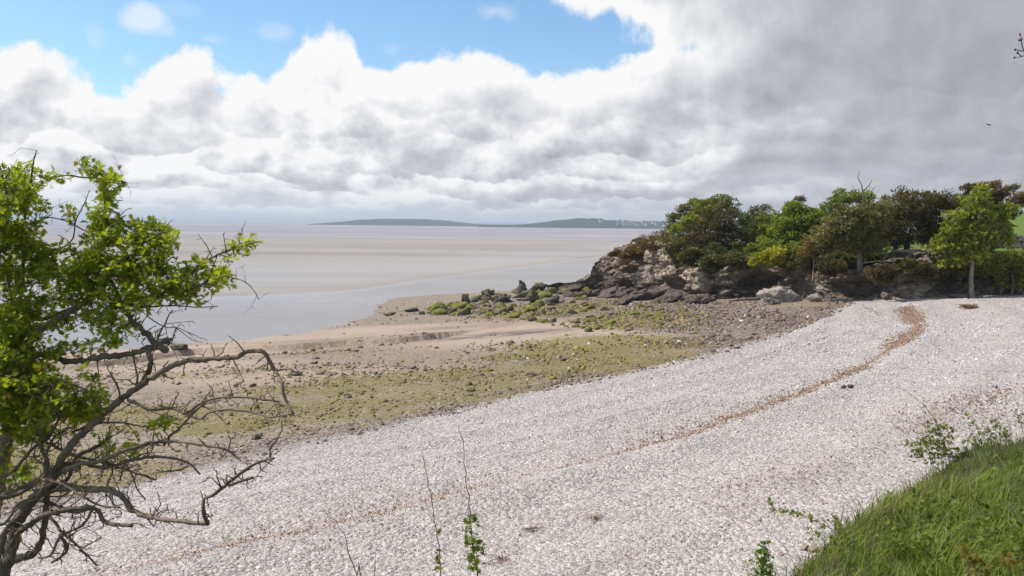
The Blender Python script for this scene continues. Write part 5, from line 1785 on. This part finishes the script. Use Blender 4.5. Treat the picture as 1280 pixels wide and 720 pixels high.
HY = 4.5
LIMBS = [   # points in the photograph, radius in px at both ends, depth at both ends
    ([(-60, 830), (-20, 760), (5, 715), (15, 680), (26, 645), (48, 618), (62, 610)], 13, 7, 4.3, 4.4),
    ([(-60, 800), (-30, 720), (-8, 640), (3, 580), (12, 525), (18, 490), (25, 460), (30, 440), (50, 413), (82, 394), (117, 370), (136, 347), (148, 335), (171, 324)], 12, 3, 4.6, 4.5),
    ([(5, 700), (23, 668), (45, 650), (70, 640), (117, 635), (132, 653), (165, 657)], 5, 2.6, 4.35, 4.0),
    ([(15, 700), (48, 686), (57, 640), (60, 612), (75, 590), (100, 585)], 6, 3.2, 4.5, 4.3),
    ([(40, 625), (62, 612), (117, 611), (150, 618), (163, 636), (190, 647), (230, 652), (260, 655)], 5.5, 2.6, 4.4, 3.9),
    ([(260, 655), (255, 640), (254, 625), (270, 616), (300, 592), (325, 577), (342, 573)], 3.0, 1.8, 3.9, 3.8),
    ([(285, 607), (303, 601), (317, 597)], 2.0, 1.8, 3.85, 3.9),
    ([(338, 573), (338, 560), (345, 552), (352, 538), (352, 526)], 1.5, .7, 3.8, 3.8),
    ([(-10, 625), (40, 603), (75, 583), (100, 578), (130, 585), (165, 575), (200, 571), (235, 578), (250, 593)], 4, 1.4, 4.5, 4.2),
    ([(-20, 392), (0, 392), (23, 400), (58, 398), (78, 390), (109, 378)], 4, 2.5, 4.8, 4.7),
    ([(136, 347), (146, 365), (155, 388), (171, 406), (187, 421), (195, 431)], 2.6, 5, 4.5, 4.3),
    ([(50, 442), (90, 452), (125, 447), (170, 440), (195, 433), (208, 438)], 4.2, 5, 4.5, 4.3),
    ([(30, 470), (30, 455), (50, 442)], 6, 4.5, 4.6, 4.5),
    ([(57, 612), (80, 570), (105, 540), (128, 518), (150, 500), (170, 487), (190, 472), (220, 455), (250, 449), (290, 447), (310, 440), (330, 440), (342, 460), (352, 480), (358, 502), (367, 518)], 6, 1.8, 4.4, 3.9),
    ([(187, 438), (188, 455), (182, 472), (170, 487)], 4.2, 3.4, 4.3, 4.2),
    ([(160, 500), (175, 506), (187, 512), (215, 510), (232, 517), (245, 508), (262, 500), (280, 497), (310, 497), (330, 500), (350, 502)], 2.6, 1.0, 4.2, 4.0),
    ([(232, 517), (250, 524), (265, 514), (300, 513), (322, 517), (340, 521), (367, 517)], 2.0, 1.1, 4.1, 3.9),
    ([(80, 590), (100, 580), (125, 577), (160, 562), (200, 552), (230, 553), (265, 558), (285, 563), (300, 575), (315, 581)], 3.6, 1.2, 4.3, 3.9),
    ([(205, 556), (212, 545), (228, 532), (240, 518), (255, 506), (276, 500)], 2.2, .9, 4.2, 4.1),
    ([(57, 640), (68, 652), (80, 667), (100, 685), (112, 697), (121, 707)], 2.4, 1.3, 4.3, 4.1),
    ([(100, 687), (112, 680), (127, 672)], 1.3, .9, 4.15, 4.1),
    ([(117, 633), (105, 655), (88, 664), (75, 670), (62, 695), (48, 697)], 2.2, 1.6, 4.2, 4.1),
    ([(75, 670), (85, 685), (75, 697), (65, 703)], 2.4, 1.9, 4.1, 4.1),
    ([(-10, 598), (8, 594), (22, 583), (40, 562), (60, 548), (70, 530), (82, 508), (92, 492)], 3, 1.6, 4.3, 4.4),
    ([(-10, 625), (12, 620), (30, 614), (52, 598), (60, 580), (52, 562), (46, 540)], 4, 2.4, 4.2, 4.3),
    ([(20, 640), (32, 628), (60, 628), (90, 640), (115, 635)], 3, 2.2, 4.5, 4.4),
    ([(62, 612), (85, 598), (95, 572), (118, 560), (140, 545)], 4, 2, 4.5, 4.6),
    ([(0, 545), (30, 548), (62, 555), (95, 570), (130, 578), (165, 590), (195, 600)], 3, 1.2, 4.7, 4.5),
    ([(52, 600), (78, 606), (105, 622), (125, 632), (150, 634)], 2, 1.2, 4.1, 4.0),
    ([(195, 432), (200, 415), (206, 405), (212, 392), (216, 388)], 1.6, .8, 4.25, 4.2),
    ([(205, 436), (213, 428), (218, 418), (219, 412)], 1.2, .8, 4.25, 4.2),
    ([(171, 384), (195, 383), (218, 382), (249, 384), (272, 383)], 1.6, .7, 4.5, 4.4),
    ([(283, 348), (290, 347), (307, 353), (318, 364), (323, 374)], .9, .5, 4.2, 4.1),
    ([(140, 385), (170, 380), (200, 370), (235, 345), (262, 324), (285, 313), (305, 307), (323, 302)], 3, .9, 4.5, 4.2),
    ([(200, 370), (228, 366), (255, 355), (283, 348)], 1.6, .8, 4.5, 4.2),
    ([(110, 378), (122, 345), (127, 318), (129, 290), (131, 262), (135, 240), (125, 223), (104, 222), (85, 219), (65, 223)], 3, 1.0, 4.6, 4.5),
    ([(136, 345), (160, 322), (185, 300), (205, 296)], 2.4, 1.2, 4.5, 4.3),
    ([(20, 400), (26, 365), (30, 330), (28, 290), (35, 250), (40, 215), (42, 200), (46, 188)], 3.4, .6, 4.6, 4.4),
    ([(-15, 330), (5, 300), (10, 260), (3, 220), (-4, 196)], 3, .8, 4.4, 4.3),
    ([(28, 290), (50, 305), (70, 312), (90, 300), (95, 275), (105, 255), (112, 238)], 1.6, .6, 4.6, 4.5),
    ([(50, 273), (65, 272), (85, 277), (100, 285), (122, 296)], .8, 1.2, 4.5, 4.5),
    ([(40, 413), (20, 385), (10, 350), (15, 320)], 3, 1.4, 4.7, 4.8),
    ([(150, 225), (156, 228), (160, 229)], .7, .5, 4.4, 4.4),
    ([(150, 270), (158, 262), (165, 260)], .7, .5, 4.4, 4.4),
    ([(0, 470), (25, 478), (55, 482), (80, 478), (110, 490), (128, 512)], 2.4, 1.2, 4.3, 4.3),
    ([(12, 525), (35, 510), (60, 508), (85, 520)], 2.4, 1.2, 4.5, 4.4),
    ([(60, 612), (58, 570), (70, 545), (98, 530)], 3, 1.4, 4.55, 4.6),
    ([(-20, 720), (0, 690), (8, 660), (30, 640)], 6, 4, 4.2, 4.3),
    ([(-10, 660), (10, 650), (22, 630), (45, 620)], 3, 2, 4.15, 4.2),
    ([(150, 500), (148, 485), (140, 470), (133, 458), (140, 455)], 1.5, 1.0, 4.15, 4.1),
    ([(165, 437), (168, 452), (172, 470), (171, 480)], 1.3, 1.5, 4.2, 4.2),
    ([(90, 540), (120, 530), (150, 528), (178, 533), (205, 530)], 1.8, .9, 4.4, 4.3),
    ([(-30, 720), (-70, 640), (-95, 540), (-130, 440), (-150, 340)], 10, 2, 4.6, 4.7), ([(-95, 540), (-60, 450), (-50, 360), (-60, 270), (-55, 215)], 5, 1.5, 4.65, 4.5),
    ([(-100, 520), (-160, 470), (-220, 430)], 4, 1.2, 4.6, 4.4),
    ([(200, 590), (222, 588), (236, 582)], 1.2, 1.0, 4.3, 4.2), ([(150, 600), (156, 580), (164, 592), (172, 612), (182, 625)], 1.3, 1.0, 4.3, 4.2),
]
trunk_base = gy(-70, 830, 4.3)
tb_z = bkz(trunk_base[0], trunk_base[1])
root = np.array((trunk_base[0] - .05, trunk_base[1], tb_z - .1))
haw = thing('hawthorn_tree', 'gnarled hawthorn in fresh lobed leaf filling the left edge close to the camera', 'tree', tuple(root + (0, 0, .1)))
tb = MB()
skel, skr = [], []
BC = np.array((.19, .145, .105))
for pl, r0, r1, y0, y1 in LIMBS:
    n_ = len(pl)
    P_ = np.array([gy(a, b_, y0 + (y1 - y0) * k / (n_ - 1) + rng.normal(0, .03)) for k, (a, b_) in enumerate(pl)])
    R_ = np.linspace(r0, r1, n_) * HY / F * .80
    Ps, Rs = smooth_line(P_, R_, .022)
    Ps[1:-1] += rng.normal(0, 1, Ps[1:-1].shape) * np.minimum(Rs[1:-1, None] * .22, .004)
    Rs = Rs * (1 + rng.normal(0, .09, len(Rs)))
    tube(tb, Ps, Rs, 8, BC * rng.uniform(.8, 1.35))
    skel.append(Ps)
    skr.append(Rs)
# stems down to the ground, out of the frame
for pl in (((-60, 830), 4.3, 13), ((-60, 800), 4.6, 12)):
    q_ = gy(*pl[0], pl[1])
    tube(tb, *smooth_line([root, (root + q_) / 2 + (-.06, 0, 0), q_], [.075, .062, pl[2] * HY / F], .08), 10, BC)
# spurs and thorny side shoots, kinked as on old hawthorn
allp = np.vstack(skel)
allr = np.concatenate(skr)
NSP = 900
vis = np.where(allr < .016)[0]
for k in rng.choice(vis, NSP):
    a0 = allp[k]
    L = rng.uniform(.015, .085) if rng.random() < .8 else rng.uniform(.08, .17)
    d = rng.normal(size=3) * (1, .7, 1) + (0.25, 0, .25)
    d /= np.linalg.norm(d)
    r0 = min(allr[k] * .55, .0035)
    p1 = a0 + d * L * .5 + rng.normal(0, .006, 3)
    d2_ = d + rng.normal(0, .5, 3)
    p2 = p1 + d2_ / np.linalg.norm(d2_) * L * .5
    tube(tb, [a0, p1, p2], [r0, r0 * .8, r0 * .45], 5, BC * rng.uniform(.7, 1.2))
    if L > .05:
        for _ in range(2):
            d3 = rng.normal(size=3)
            d3 /= np.linalg.norm(d3)
            q0 = p1 + (p2 - p1) * rng.random()
            tube(tb, [q0, q0 + d3 * L * .22], [r0 * .6, r0 * .35], 4, BC)
# a thicket of thin twigs wandering out of the older wood
def wander(a0, r0, L, dirn, depth=0):
    n_ = max(3, int(L / .035))
    P_ = [a0]
    d_ = np.array(dirn, float)
    for _ in range(n_):
        d_ = d_ + rng.normal(0, .38, 3) * (1, .7, 1) + (.03, 0, .02)
        d_ /= np.linalg.norm(d_)
        P_.append(P_[-1] + d_ * L / n_)
    P_ = np.array(P_)
    tube(tb, *smooth_line(P_, np.linspace(r0, max(r0 * .35, .0011), len(P_)), .02), 5, BC * rng.uniform(.8, 1.7))
    if depth < 2:
        for k in range(1, n_):
            if rng.random() < .42:
                dd_ = np.cross(d_, rand_dirs(1)[0]) + d_ * .5
                wander(P_[k], r0 * .6, L * rng.uniform(.2, .5), dd_ / np.linalg.norm(dd_), depth + 1)


cand = [k for k in range(len(allp)) if .0035 < allr[k] < .03]
pxs = 640 + F * allp[:, 0] / allp[:, 1]
pys = 281 + (CAMZ - allp[:, 2]) / allp[:, 1] * F
for _ in range(80):
    k = cand[rng.integers(len(cand))]
    if not (pys[k] > 455 and pxs[k] < 215):
        if rng.random() < .8:
            continue
    wander(allp[k], min(allr[k] * .5, .0042), rng.uniform(.12, .42), rand_dirs(1)[0] * (1, .6, .8) + (.3, 0, .05), 0)

# foliage
HB = [(30, 225, 32, 18, 1), (8, 262, 26, 34, 1), (75, 222, 20, 11, .8), (112, 215, 18, 9, 1), (135, 236, 15, 18, 1.1), (126, 268, 13, 22, 1), (130, 300, 20, 20, 1.1), (38, 262, 18, 28, .7), (30, 310, 30, 26, 1), (15, 350, 26, 24, 1),
      (60, 335, 22, 20, .8), (150, 290, 24, 17, 1.1), (186, 298, 24, 22, 1.2), (204, 303, 14, 14, 1), (165, 335, 28, 18, 1.2), (112, 338, 26, 18, 1.1), (92, 368, 26, 18, 1), (85, 405, 32, 14, .5), (130, 392, 34, 18, 1), (178, 368, 26, 18, 1.1),
      (215, 345, 24, 17, 1.2), (246, 340, 20, 17, 1.2), (272, 325, 14, 10, 1), (296, 311, 13, 7, 1), (316, 304, 9, 5, 1), (275, 347, 12, 7, .9), (232, 368, 22, 9, .8), (262, 355, 16, 8, .7), (165, 412, 20, 10, .55), (130, 425, 26, 12, .6), (35, 385, 30, 14, .9),
      (92, 262, 8, 12, .8), (70, 310, 22, 7, .7), (45, 345, 24, 20, .6), (30, 478, 34, 24, 1.2), (66, 492, 26, 20, 1.2), (20, 520, 28, 22, 1.1), (60, 515, 26, 16, .9), (35, 450, 40, 16, .9), (100, 440, 30, 12, .7), (40, 545, 30, 12, .5), (20, 425, 30, 20, .9), (122, 500, 12, 12, .9), (105, 520, 10, 8, .6), (203, 530, 13, 9, 1.1), (170, 562, 10, 7, .6),
      (130, 560, 10, 8, .6), (20, 440, 26, 12, .5), (15, 412, 24, 12, .7), (95, 470, 12, 14, .35), (250, 380, 8, 3, .3), (125, 480, 10, 6, .5), (-60, 280, 40, 60, 1), (-130, 380, 50, 60, .9), (-80, 430, 50, 50, .8), (-200, 440, 40, 30, .7), (-20, 300, 26, 60, 1), (-20, 480, 24, 60, .9), (10, 480, 28, 50, 1.3), (50, 540, 30, 20, .55), (105, 505, 24, 20, .7), (20, 590, 24, 16, .5), (25, 400, 34, 26, 1.1), (45, 500, 30, 30, .9), (120, 345, 60, 40, .25), (95, 510, 30, 20, .4), (160, 345, 70, 30, .3), (15, 560, 12, 8, .3)]
NCL = 2350
wts = np.array([b_[2] * b_[3] * b_[4] for b_ in HB], float)
which = rng.choice(len(HB), NCL, p=wts / wts.sum())
cent = []
for k in which:
    px, py, rx, ry, _ = HB[k]
    a = rng.uniform(0, 6.283)
    rr_ = rng.uniform(0, 1) ** .5
    x, y = px + rx * rr_ * math.cos(a), py + ry * rr_ * math.sin(a)
    dep = HY + rng.normal(0, .14)
    # keep to the depth of the wood it grows on
    j = np.argmin((allp[:, 0] / allp[:, 1] - ray(x, y).x) ** 2 + ((allp[:, 2] - CAMZ) / allp[:, 1] - ray(x, y).z) ** 2)
    dep = .6 * allp[j, 1] + .4 * dep + rng.normal(0, .10)
    cent.append(gy(x, y, dep))
cent = np.array(cent)
# twigs carrying the rosettes
kept = []
nodes = allp.copy()
order = np.argsort([np.min(np.linalg.norm(allp - c, axis=1)) for c in cent])
extra = [allp]
for k in order:
    c = cent[k]
    arr = np.vstack(extra[-400:]) if len(extra) > 1 else allp
    if len(extra) > 1:
        arr = np.vstack([allp] + extra[1:])
    d = np.linalg.norm(arr - c, axis=1)
    j = d.argmin()
    if d[j] > .30:
        continue
    kept.append(k)
    a0 = arr[j]
    mdl = (a0 + c) / 2 + rng.normal(0, .012, 3)
    tube(tb, [a0, mdl, c], [.0030, .0022, .0014], 4, BC * rng.uniform(.8, 1.5))
    extra.append(np.array([mdl, c]))
    if len(extra) > 900:
        extra = [allp] + extra[-800:]
cent = cent[kept]
tb.build('trunk', M_BARK, haw, smooth=True, loc=np.array(haw.location))
LOBE = np.array([(0, 0, 0), (.07, .25, .02), (.36, .22, .10), (.15, .42, .03), (.52, .58, .12), (.17, .66, .02), (.30, .95, .05), (.09, .84, .0), (0, 1.08, -.08),
                 (-.09, .84, .0), (-.30, .95, .05), (-.17, .66, .02), (-.52, .58, .12), (-.15, .42, .03), (-.36, .22, .10), (-.07, .25, .02)])
npl = rng.integers(6, 13, len(cent))
idx = np.repeat(np.arange(len(cent)), npl)
n = len(idx)
ax = rand_dirs(len(cent)) * .5 + np.array((.15, -.1, .6))
d = rand_dirs(n) + .45 * ax[idx]
d /= np.linalg.norm(d, axis=1)[:, None]
pos = cent[idx] + d * rng.uniform(.002, .016, n)[:, None] + rng.normal(0, .011, (n, 3))
nv = rng.normal(0, .42, (n, 3)) + np.array((-.25, -.15, 1.0))
age = rng.random(len(cent))[idx] * .6 + rng.random(n) * .4
colr = np.array((.14, .205, .018))[None] * (1 - age[:, None]) + np.array((.40, .455, .045))[None] * age[:, None]
bron = rng.random(n) < .03
colr = np.where(bron[:, None], np.array((.24, .15, .03))[None], colr)
lm = MB()
leaf_mesh(lm, pos, d, nv, rng.uniform(.024, .043, n), colr, LOBE, (0, .5, -.03))
lm.build('crown', M_HAW, haw, loc=np.array(haw.location))


# ------------------------------------------------------------------ saplings and sprays in the foreground
def sapling(name, label, cat, stems, Yd, leaves, leaf=.022, colr=(.11, .085, .07), lcol=((.10, .15, .02), (.22, .26, .04)), group=None, ground=True):
    """stems: (list of px points from the root up, r0 mm, r1 mm); leaves: (px, py, spread px, count)"""
    P0 = gy(*stems[0][0][0], Yd)
    zg = bkz(P0[0], P0[1]) - .03
    zt = hz1(P0[0], P0[1]) - .02
    zg = max(zg, zt)
    base = np.array((P0[0], P0[1], min(zg, P0[2])))
    e = thing(name, label, cat, tuple(base), group)
    m_ = MB()
    for k, (pl, r0, r1) in enumerate(stems):
        P_ = np.array([gy(a, b_, Yd + .03 * i) for i, (a, b_) in enumerate(pl)])
        if k == 0 and P_[0][2] - base[2] > .03:
            P_ = np.vstack([base, P_])
        Ps, Rs = smooth_line(P_, np.linspace(r0, r1, len(P_)) / 1000, .03)
        Ps[1:-1] += rng.normal(0, .0025, Ps[1:-1].shape)
        tube(m_, Ps, Rs, 6, np.array(colr) * rng.uniform(.8, 1.3))
        for i in range(0, len(Ps) - 1, 3):           # buds
            d_ = rand_dirs(1)[0]
            tube(m_, [Ps[i], Ps[i] + d_ * rng.uniform(.004, .012)], [Rs[i] * .7, Rs[i] * .3], 4, colr)
    m_.build('stem', M_BARK, e, smooth=True, loc=base)
    if leaves:
        lm_ = MB()
        for px, py, sp, cnt_ in leaves:
            c = gy(px, py, Yd + rng.normal(0, .03))
            s_ = sp * Yd / F
            cnt_ = int(cnt_ * 2.1)
            pos_ = c + rng.normal(0, 1, (cnt_, 3)) * np.array((s_, s_, s_)) * .6
            d_ = rand_dirs(cnt_) + (0, 0, .5)
            nv_ = rng.normal(0, .5, (cnt_, 3)) + (0, -.1, 1)
            a_ = rng.random((cnt_, 1))
            leaf_mesh(lm_, pos_, d_, nv_, leaf * 1.25 * rng.uniform(.6, 1.3, cnt_), np.array(lcol[0]) * (1 - a_) + np.array(lcol[1]) * a_, LOBE, (0, .5, -.03))
        lm_.build('leaves', M_HAW, e, loc=base)
    return e


sapling('sapling', 'tallest bare twig in the foreground, leafy along its lower third', 'sapling',
        [([(597, 735), (595, 712), (592, 690), (589, 665), (587, 640), (584, 610), (581, 580), (577, 550), (574, 530)], 4.4, 1.3), ([(587, 645), (580, 643), (574, 640)], 1.6, .8), ([(588, 648), (594, 643), (598, 641)], 1.2, .8)], 3.7,
        [(592, 648, 5, 7), (586, 664, 7, 9), (590, 678, 9, 13), (596, 688, 10, 13), (588, 700, 6, 8), (594, 712, 7, 8), (585, 655, 4, 5)])
sapling('sapling', 'bare twig left of the tallest one, with a few tiny leaves', 'sapling',
        [([(550, 735), (550, 715), (549, 690), (546, 662), (541, 630), (536, 605), (532, 585), (528, 564)], 3.6, 1.2)], 3.6, [(547, 668, 3, 5), (548, 690, 2.5, 4), (547, 700, 2.5, 4), (549, 712, 3, 4)], .016)
sapling('sapling', 'leaning bare twig at the lower left of the two upright ones', 'sapling',
        [([(452, 735), (446, 718), (438, 695), (430, 670), (420, 652), (412, 646), (407, 641)], 3.0, 1.0)], 3.6, [], .02)
sapling('sapling', 'short faint twig at the bottom edge between the leaning and upright twigs', 'sapling',
        [([(468, 735), (468, 715), (470, 700), (469, 688)], 2.0, .8)], 3.8, [], .02)
sapling('sapling', 'leafy green shoot at the bottom edge left of the bank', 'sapling',
        [([(952, 740), (954, 715), (955, 695), (957, 678)], 3, 1), ([(950, 735), (945, 715), (940, 700)], 2, 1)], 3.7,
        [(957, 680, 3, 8), (955, 690, 7, 18), (952, 700, 8, 20), (956, 708, 9, 22), (950, 716, 11, 24), (962, 716, 8, 14), (944, 722, 10, 14)], .018, lcol=((.08, .14, .015), (.20, .28, .04)))
sapling('sapling', 'two hair-thin bare twigs rising beside the leafy shoot', 'sapling',
        [([(984, 735), (983, 700), (982, 675)], 1.2, .6), ([(960, 735), (962, 700), (959, 655)], 1.2, .6), ([(935, 735), (925, 715), (916, 703)], 1.0, .6)], 3.8, [], .02)
sapling('bramble_spray', 'thin leafy spray arching left from the edge of the bank', 'bramble',
        [([(1075, 700), (1062, 676), (1045, 663), (1025, 655), (1005, 645), (985, 640), (962, 637)], 3, 1), ([(1045, 663), (1040, 650), (1032, 640)], 1.5, .7), ([(1062, 676), (1050, 682), (1035, 680), (1018, 682)], 1.6, .8)], 4.4,
        [(965, 637, 5, 7), (978, 638, 5, 7), (990, 642, 5, 6), (1003, 646, 5, 7), (1015, 651, 4, 6), (1030, 655, 5, 6), (1042, 650, 5, 8), (1050, 660, 6, 9), (1020, 670, 6, 8), (1012, 664, 4, 5), (1040, 676, 6, 8), (1058, 672, 6, 8), (1062, 690, 9, 14)], .019)
sapling('bramble_spray', 'leafy little thorn bush standing on the bank edge with two long bare shoots', 'bramble',
        [([(1198, 590), (1190, 570), (1180, 545), (1170, 528), (1160, 512), (1150, 502), (1136, 492), (1123, 484)], 3.4, .9), ([(1170, 580), (1155, 562), (1140, 550), (1128, 537), (1112, 528), (1100, 522)], 2.4, .8), ([(1164, 580), (1160, 555), (1156, 530), (1154, 496)], 2.2, .7),
         ([(1180, 590), (1175, 565), (1165, 545)], 2, 1), ([(1190, 590), (1195, 570), (1188, 548)], 2, 1)], 6.4,
        [(1165, 540, 9, 22), (1158, 550, 9, 24), (1172, 552, 10, 26), (1150, 560, 9, 20), (1180, 560, 9, 24), (1165, 568, 13, 34), (1185, 574, 9, 20), (1146, 568, 9, 16), (1188, 545, 6, 10), (1134, 556, 4, 6), (1178, 535, 5, 8), (1195, 566, 7, 12), (1205, 570, 6, 8)], .026, lcol=((.10, .13, .025), (.24, .27, .06)))
sapling('bramble_spray', 'sparse twiggy sprays on the bank edge right of the little thorn bush', 'bramble',
        [([(1250, 570), (1246, 548), (1244, 525), (1245, 500), (1241, 482)], 2.6, .9), ([(1243, 560), (1238, 540), (1230, 520), (1220, 507), (1212, 498)], 2, .8), ([(1246, 525), (1252, 515), (1258, 504)], 1.4, .7), ([(1225, 575), (1220, 555), (1216, 540), (1208, 528)], 1.8, .8), ([(1280, 560), (1278, 535), (1272, 518), (1274, 497)], 2, .8), ([(1262, 560), (1263, 540), (1262, 520)], 1.6, .7)], 6.9,
        [(1220, 548, 5, 10), (1226, 540, 4, 8), (1243, 532, 5, 10), (1238, 540, 5, 9), (1252, 538, 6, 12), (1258, 546, 5, 9), (1230, 555, 6, 12), (1218, 530, 3, 5), (1272, 520, 4, 7), (1276, 530, 5, 8), (1208, 552, 5, 8), (1245, 550, 8, 12), (1262, 552, 6, 8), (1208, 520, 3, 4)], .026, lcol=((.10, .13, .025), (.24, .27, .06)))
sapling('bramble_spray', 'reddish leafed bramble in the grass at the bottom right corner', 'bramble',
        [([(1230, 735), (1222, 712), (1212, 700), (1200, 690)], 2.4, 1), ([(1250, 735), (1255, 712), (1262, 700)], 2.4, 1)], 3.2,
        [(1205, 692, 7, 12), (1215, 702, 8, 14), (1225, 714, 10, 14), (1258, 706, 9, 12), (1262, 698, 6, 8)], .018, lcol=((.15, .14, .03), (.30, .20, .05)))

# ------------------------------------------------------------------ bare twig reaching in at the upper right, from a tree beside the camera
LY = 6.0
q0 = gy(1400, 120, LY)
gz0 = bkz(q0[0] + .9, q0[1] - .6)
rootb = np.array((q0[0] + .9, q0[1] - .6, gz0 - .1))
e = thing('bare_tree', 'leafless tree whose budding twig tip enters at the upper right edge', 'tree', tuple(rootb))
m_ = MB()
tube(m_, *smooth_line([rootb, rootb + (.05, 0, 1.2), rootb + (-.1, .1, 2.4), rootb + (-.05, .1, 3.6)], [.09, .07, .05, .02], .12), 8, BC)
a0 = rootb + (-.1, .1, 2.4)
pm = [a0, gy(1330, 78, LY), gy(1300, 66, LY), gy(1285, 68, LY), gy(1276, 71, LY), gy(1268, 72, LY)]
tube(m_, *smooth_line(pm, [.03, .008, .006, .004, .003, .0018], .04), 6, BC)
for pl in ([(1285, 68), (1279, 62), (1277, 55), (1276, 47), (1275, 43)], [(1279, 64), (1273, 63), (1269, 62)], [(1277, 52), (1274, 50)], [(1276, 70), (1272, 66)], [(1290, 67), (1284, 60), (1283, 50)]):
    tube(m_, *smooth_line([gy(a, b_, LY) for a, b_ in pl], np.linspace(.0045, .0022, len(pl)), .03), 5, BC)
for px, py in ((1275, 43), (1269, 62), (1277, 49), (1268, 72), (1274, 50), (1272, 66)):
    V, fcs = rock_verts(950, cuts=0, rough=.3, elong=(1, 1, 1.2), n=5)
    m_.add(V * .0075 + gy(px, py, LY), fcs, (.20, .09, .07))
m_.build('trunk', M_BARK, e, smooth=True, loc=rootb)

# ------------------------------------------------------------------ haze: one closed box of even air round everything
hz_m = bpy.data.materials.new('sea_haze')
hz_m.use_nodes = True
t = NT(hz_m.node_tree)
pv = t.n('ShaderNodeVolumePrincipled')
pv.inputs['Color'].default_value = (.80, .88, 1.0, 1)
pv.inputs['Density'].default_value = 1.8e-4
o = t.n('ShaderNodeOutputMaterial')
t.t.links.new(pv.outputs[0], o.inputs['Volume'])
mb = MB()
mb.add(CUBE * (24000, 24000, 22) + (0, 0, 17.5), [CUBEF])
HZ = mb.build('haze', hz_m)
tag(HZ, 'thin pale sea haze over the bay', 'haze', kind='stuff')
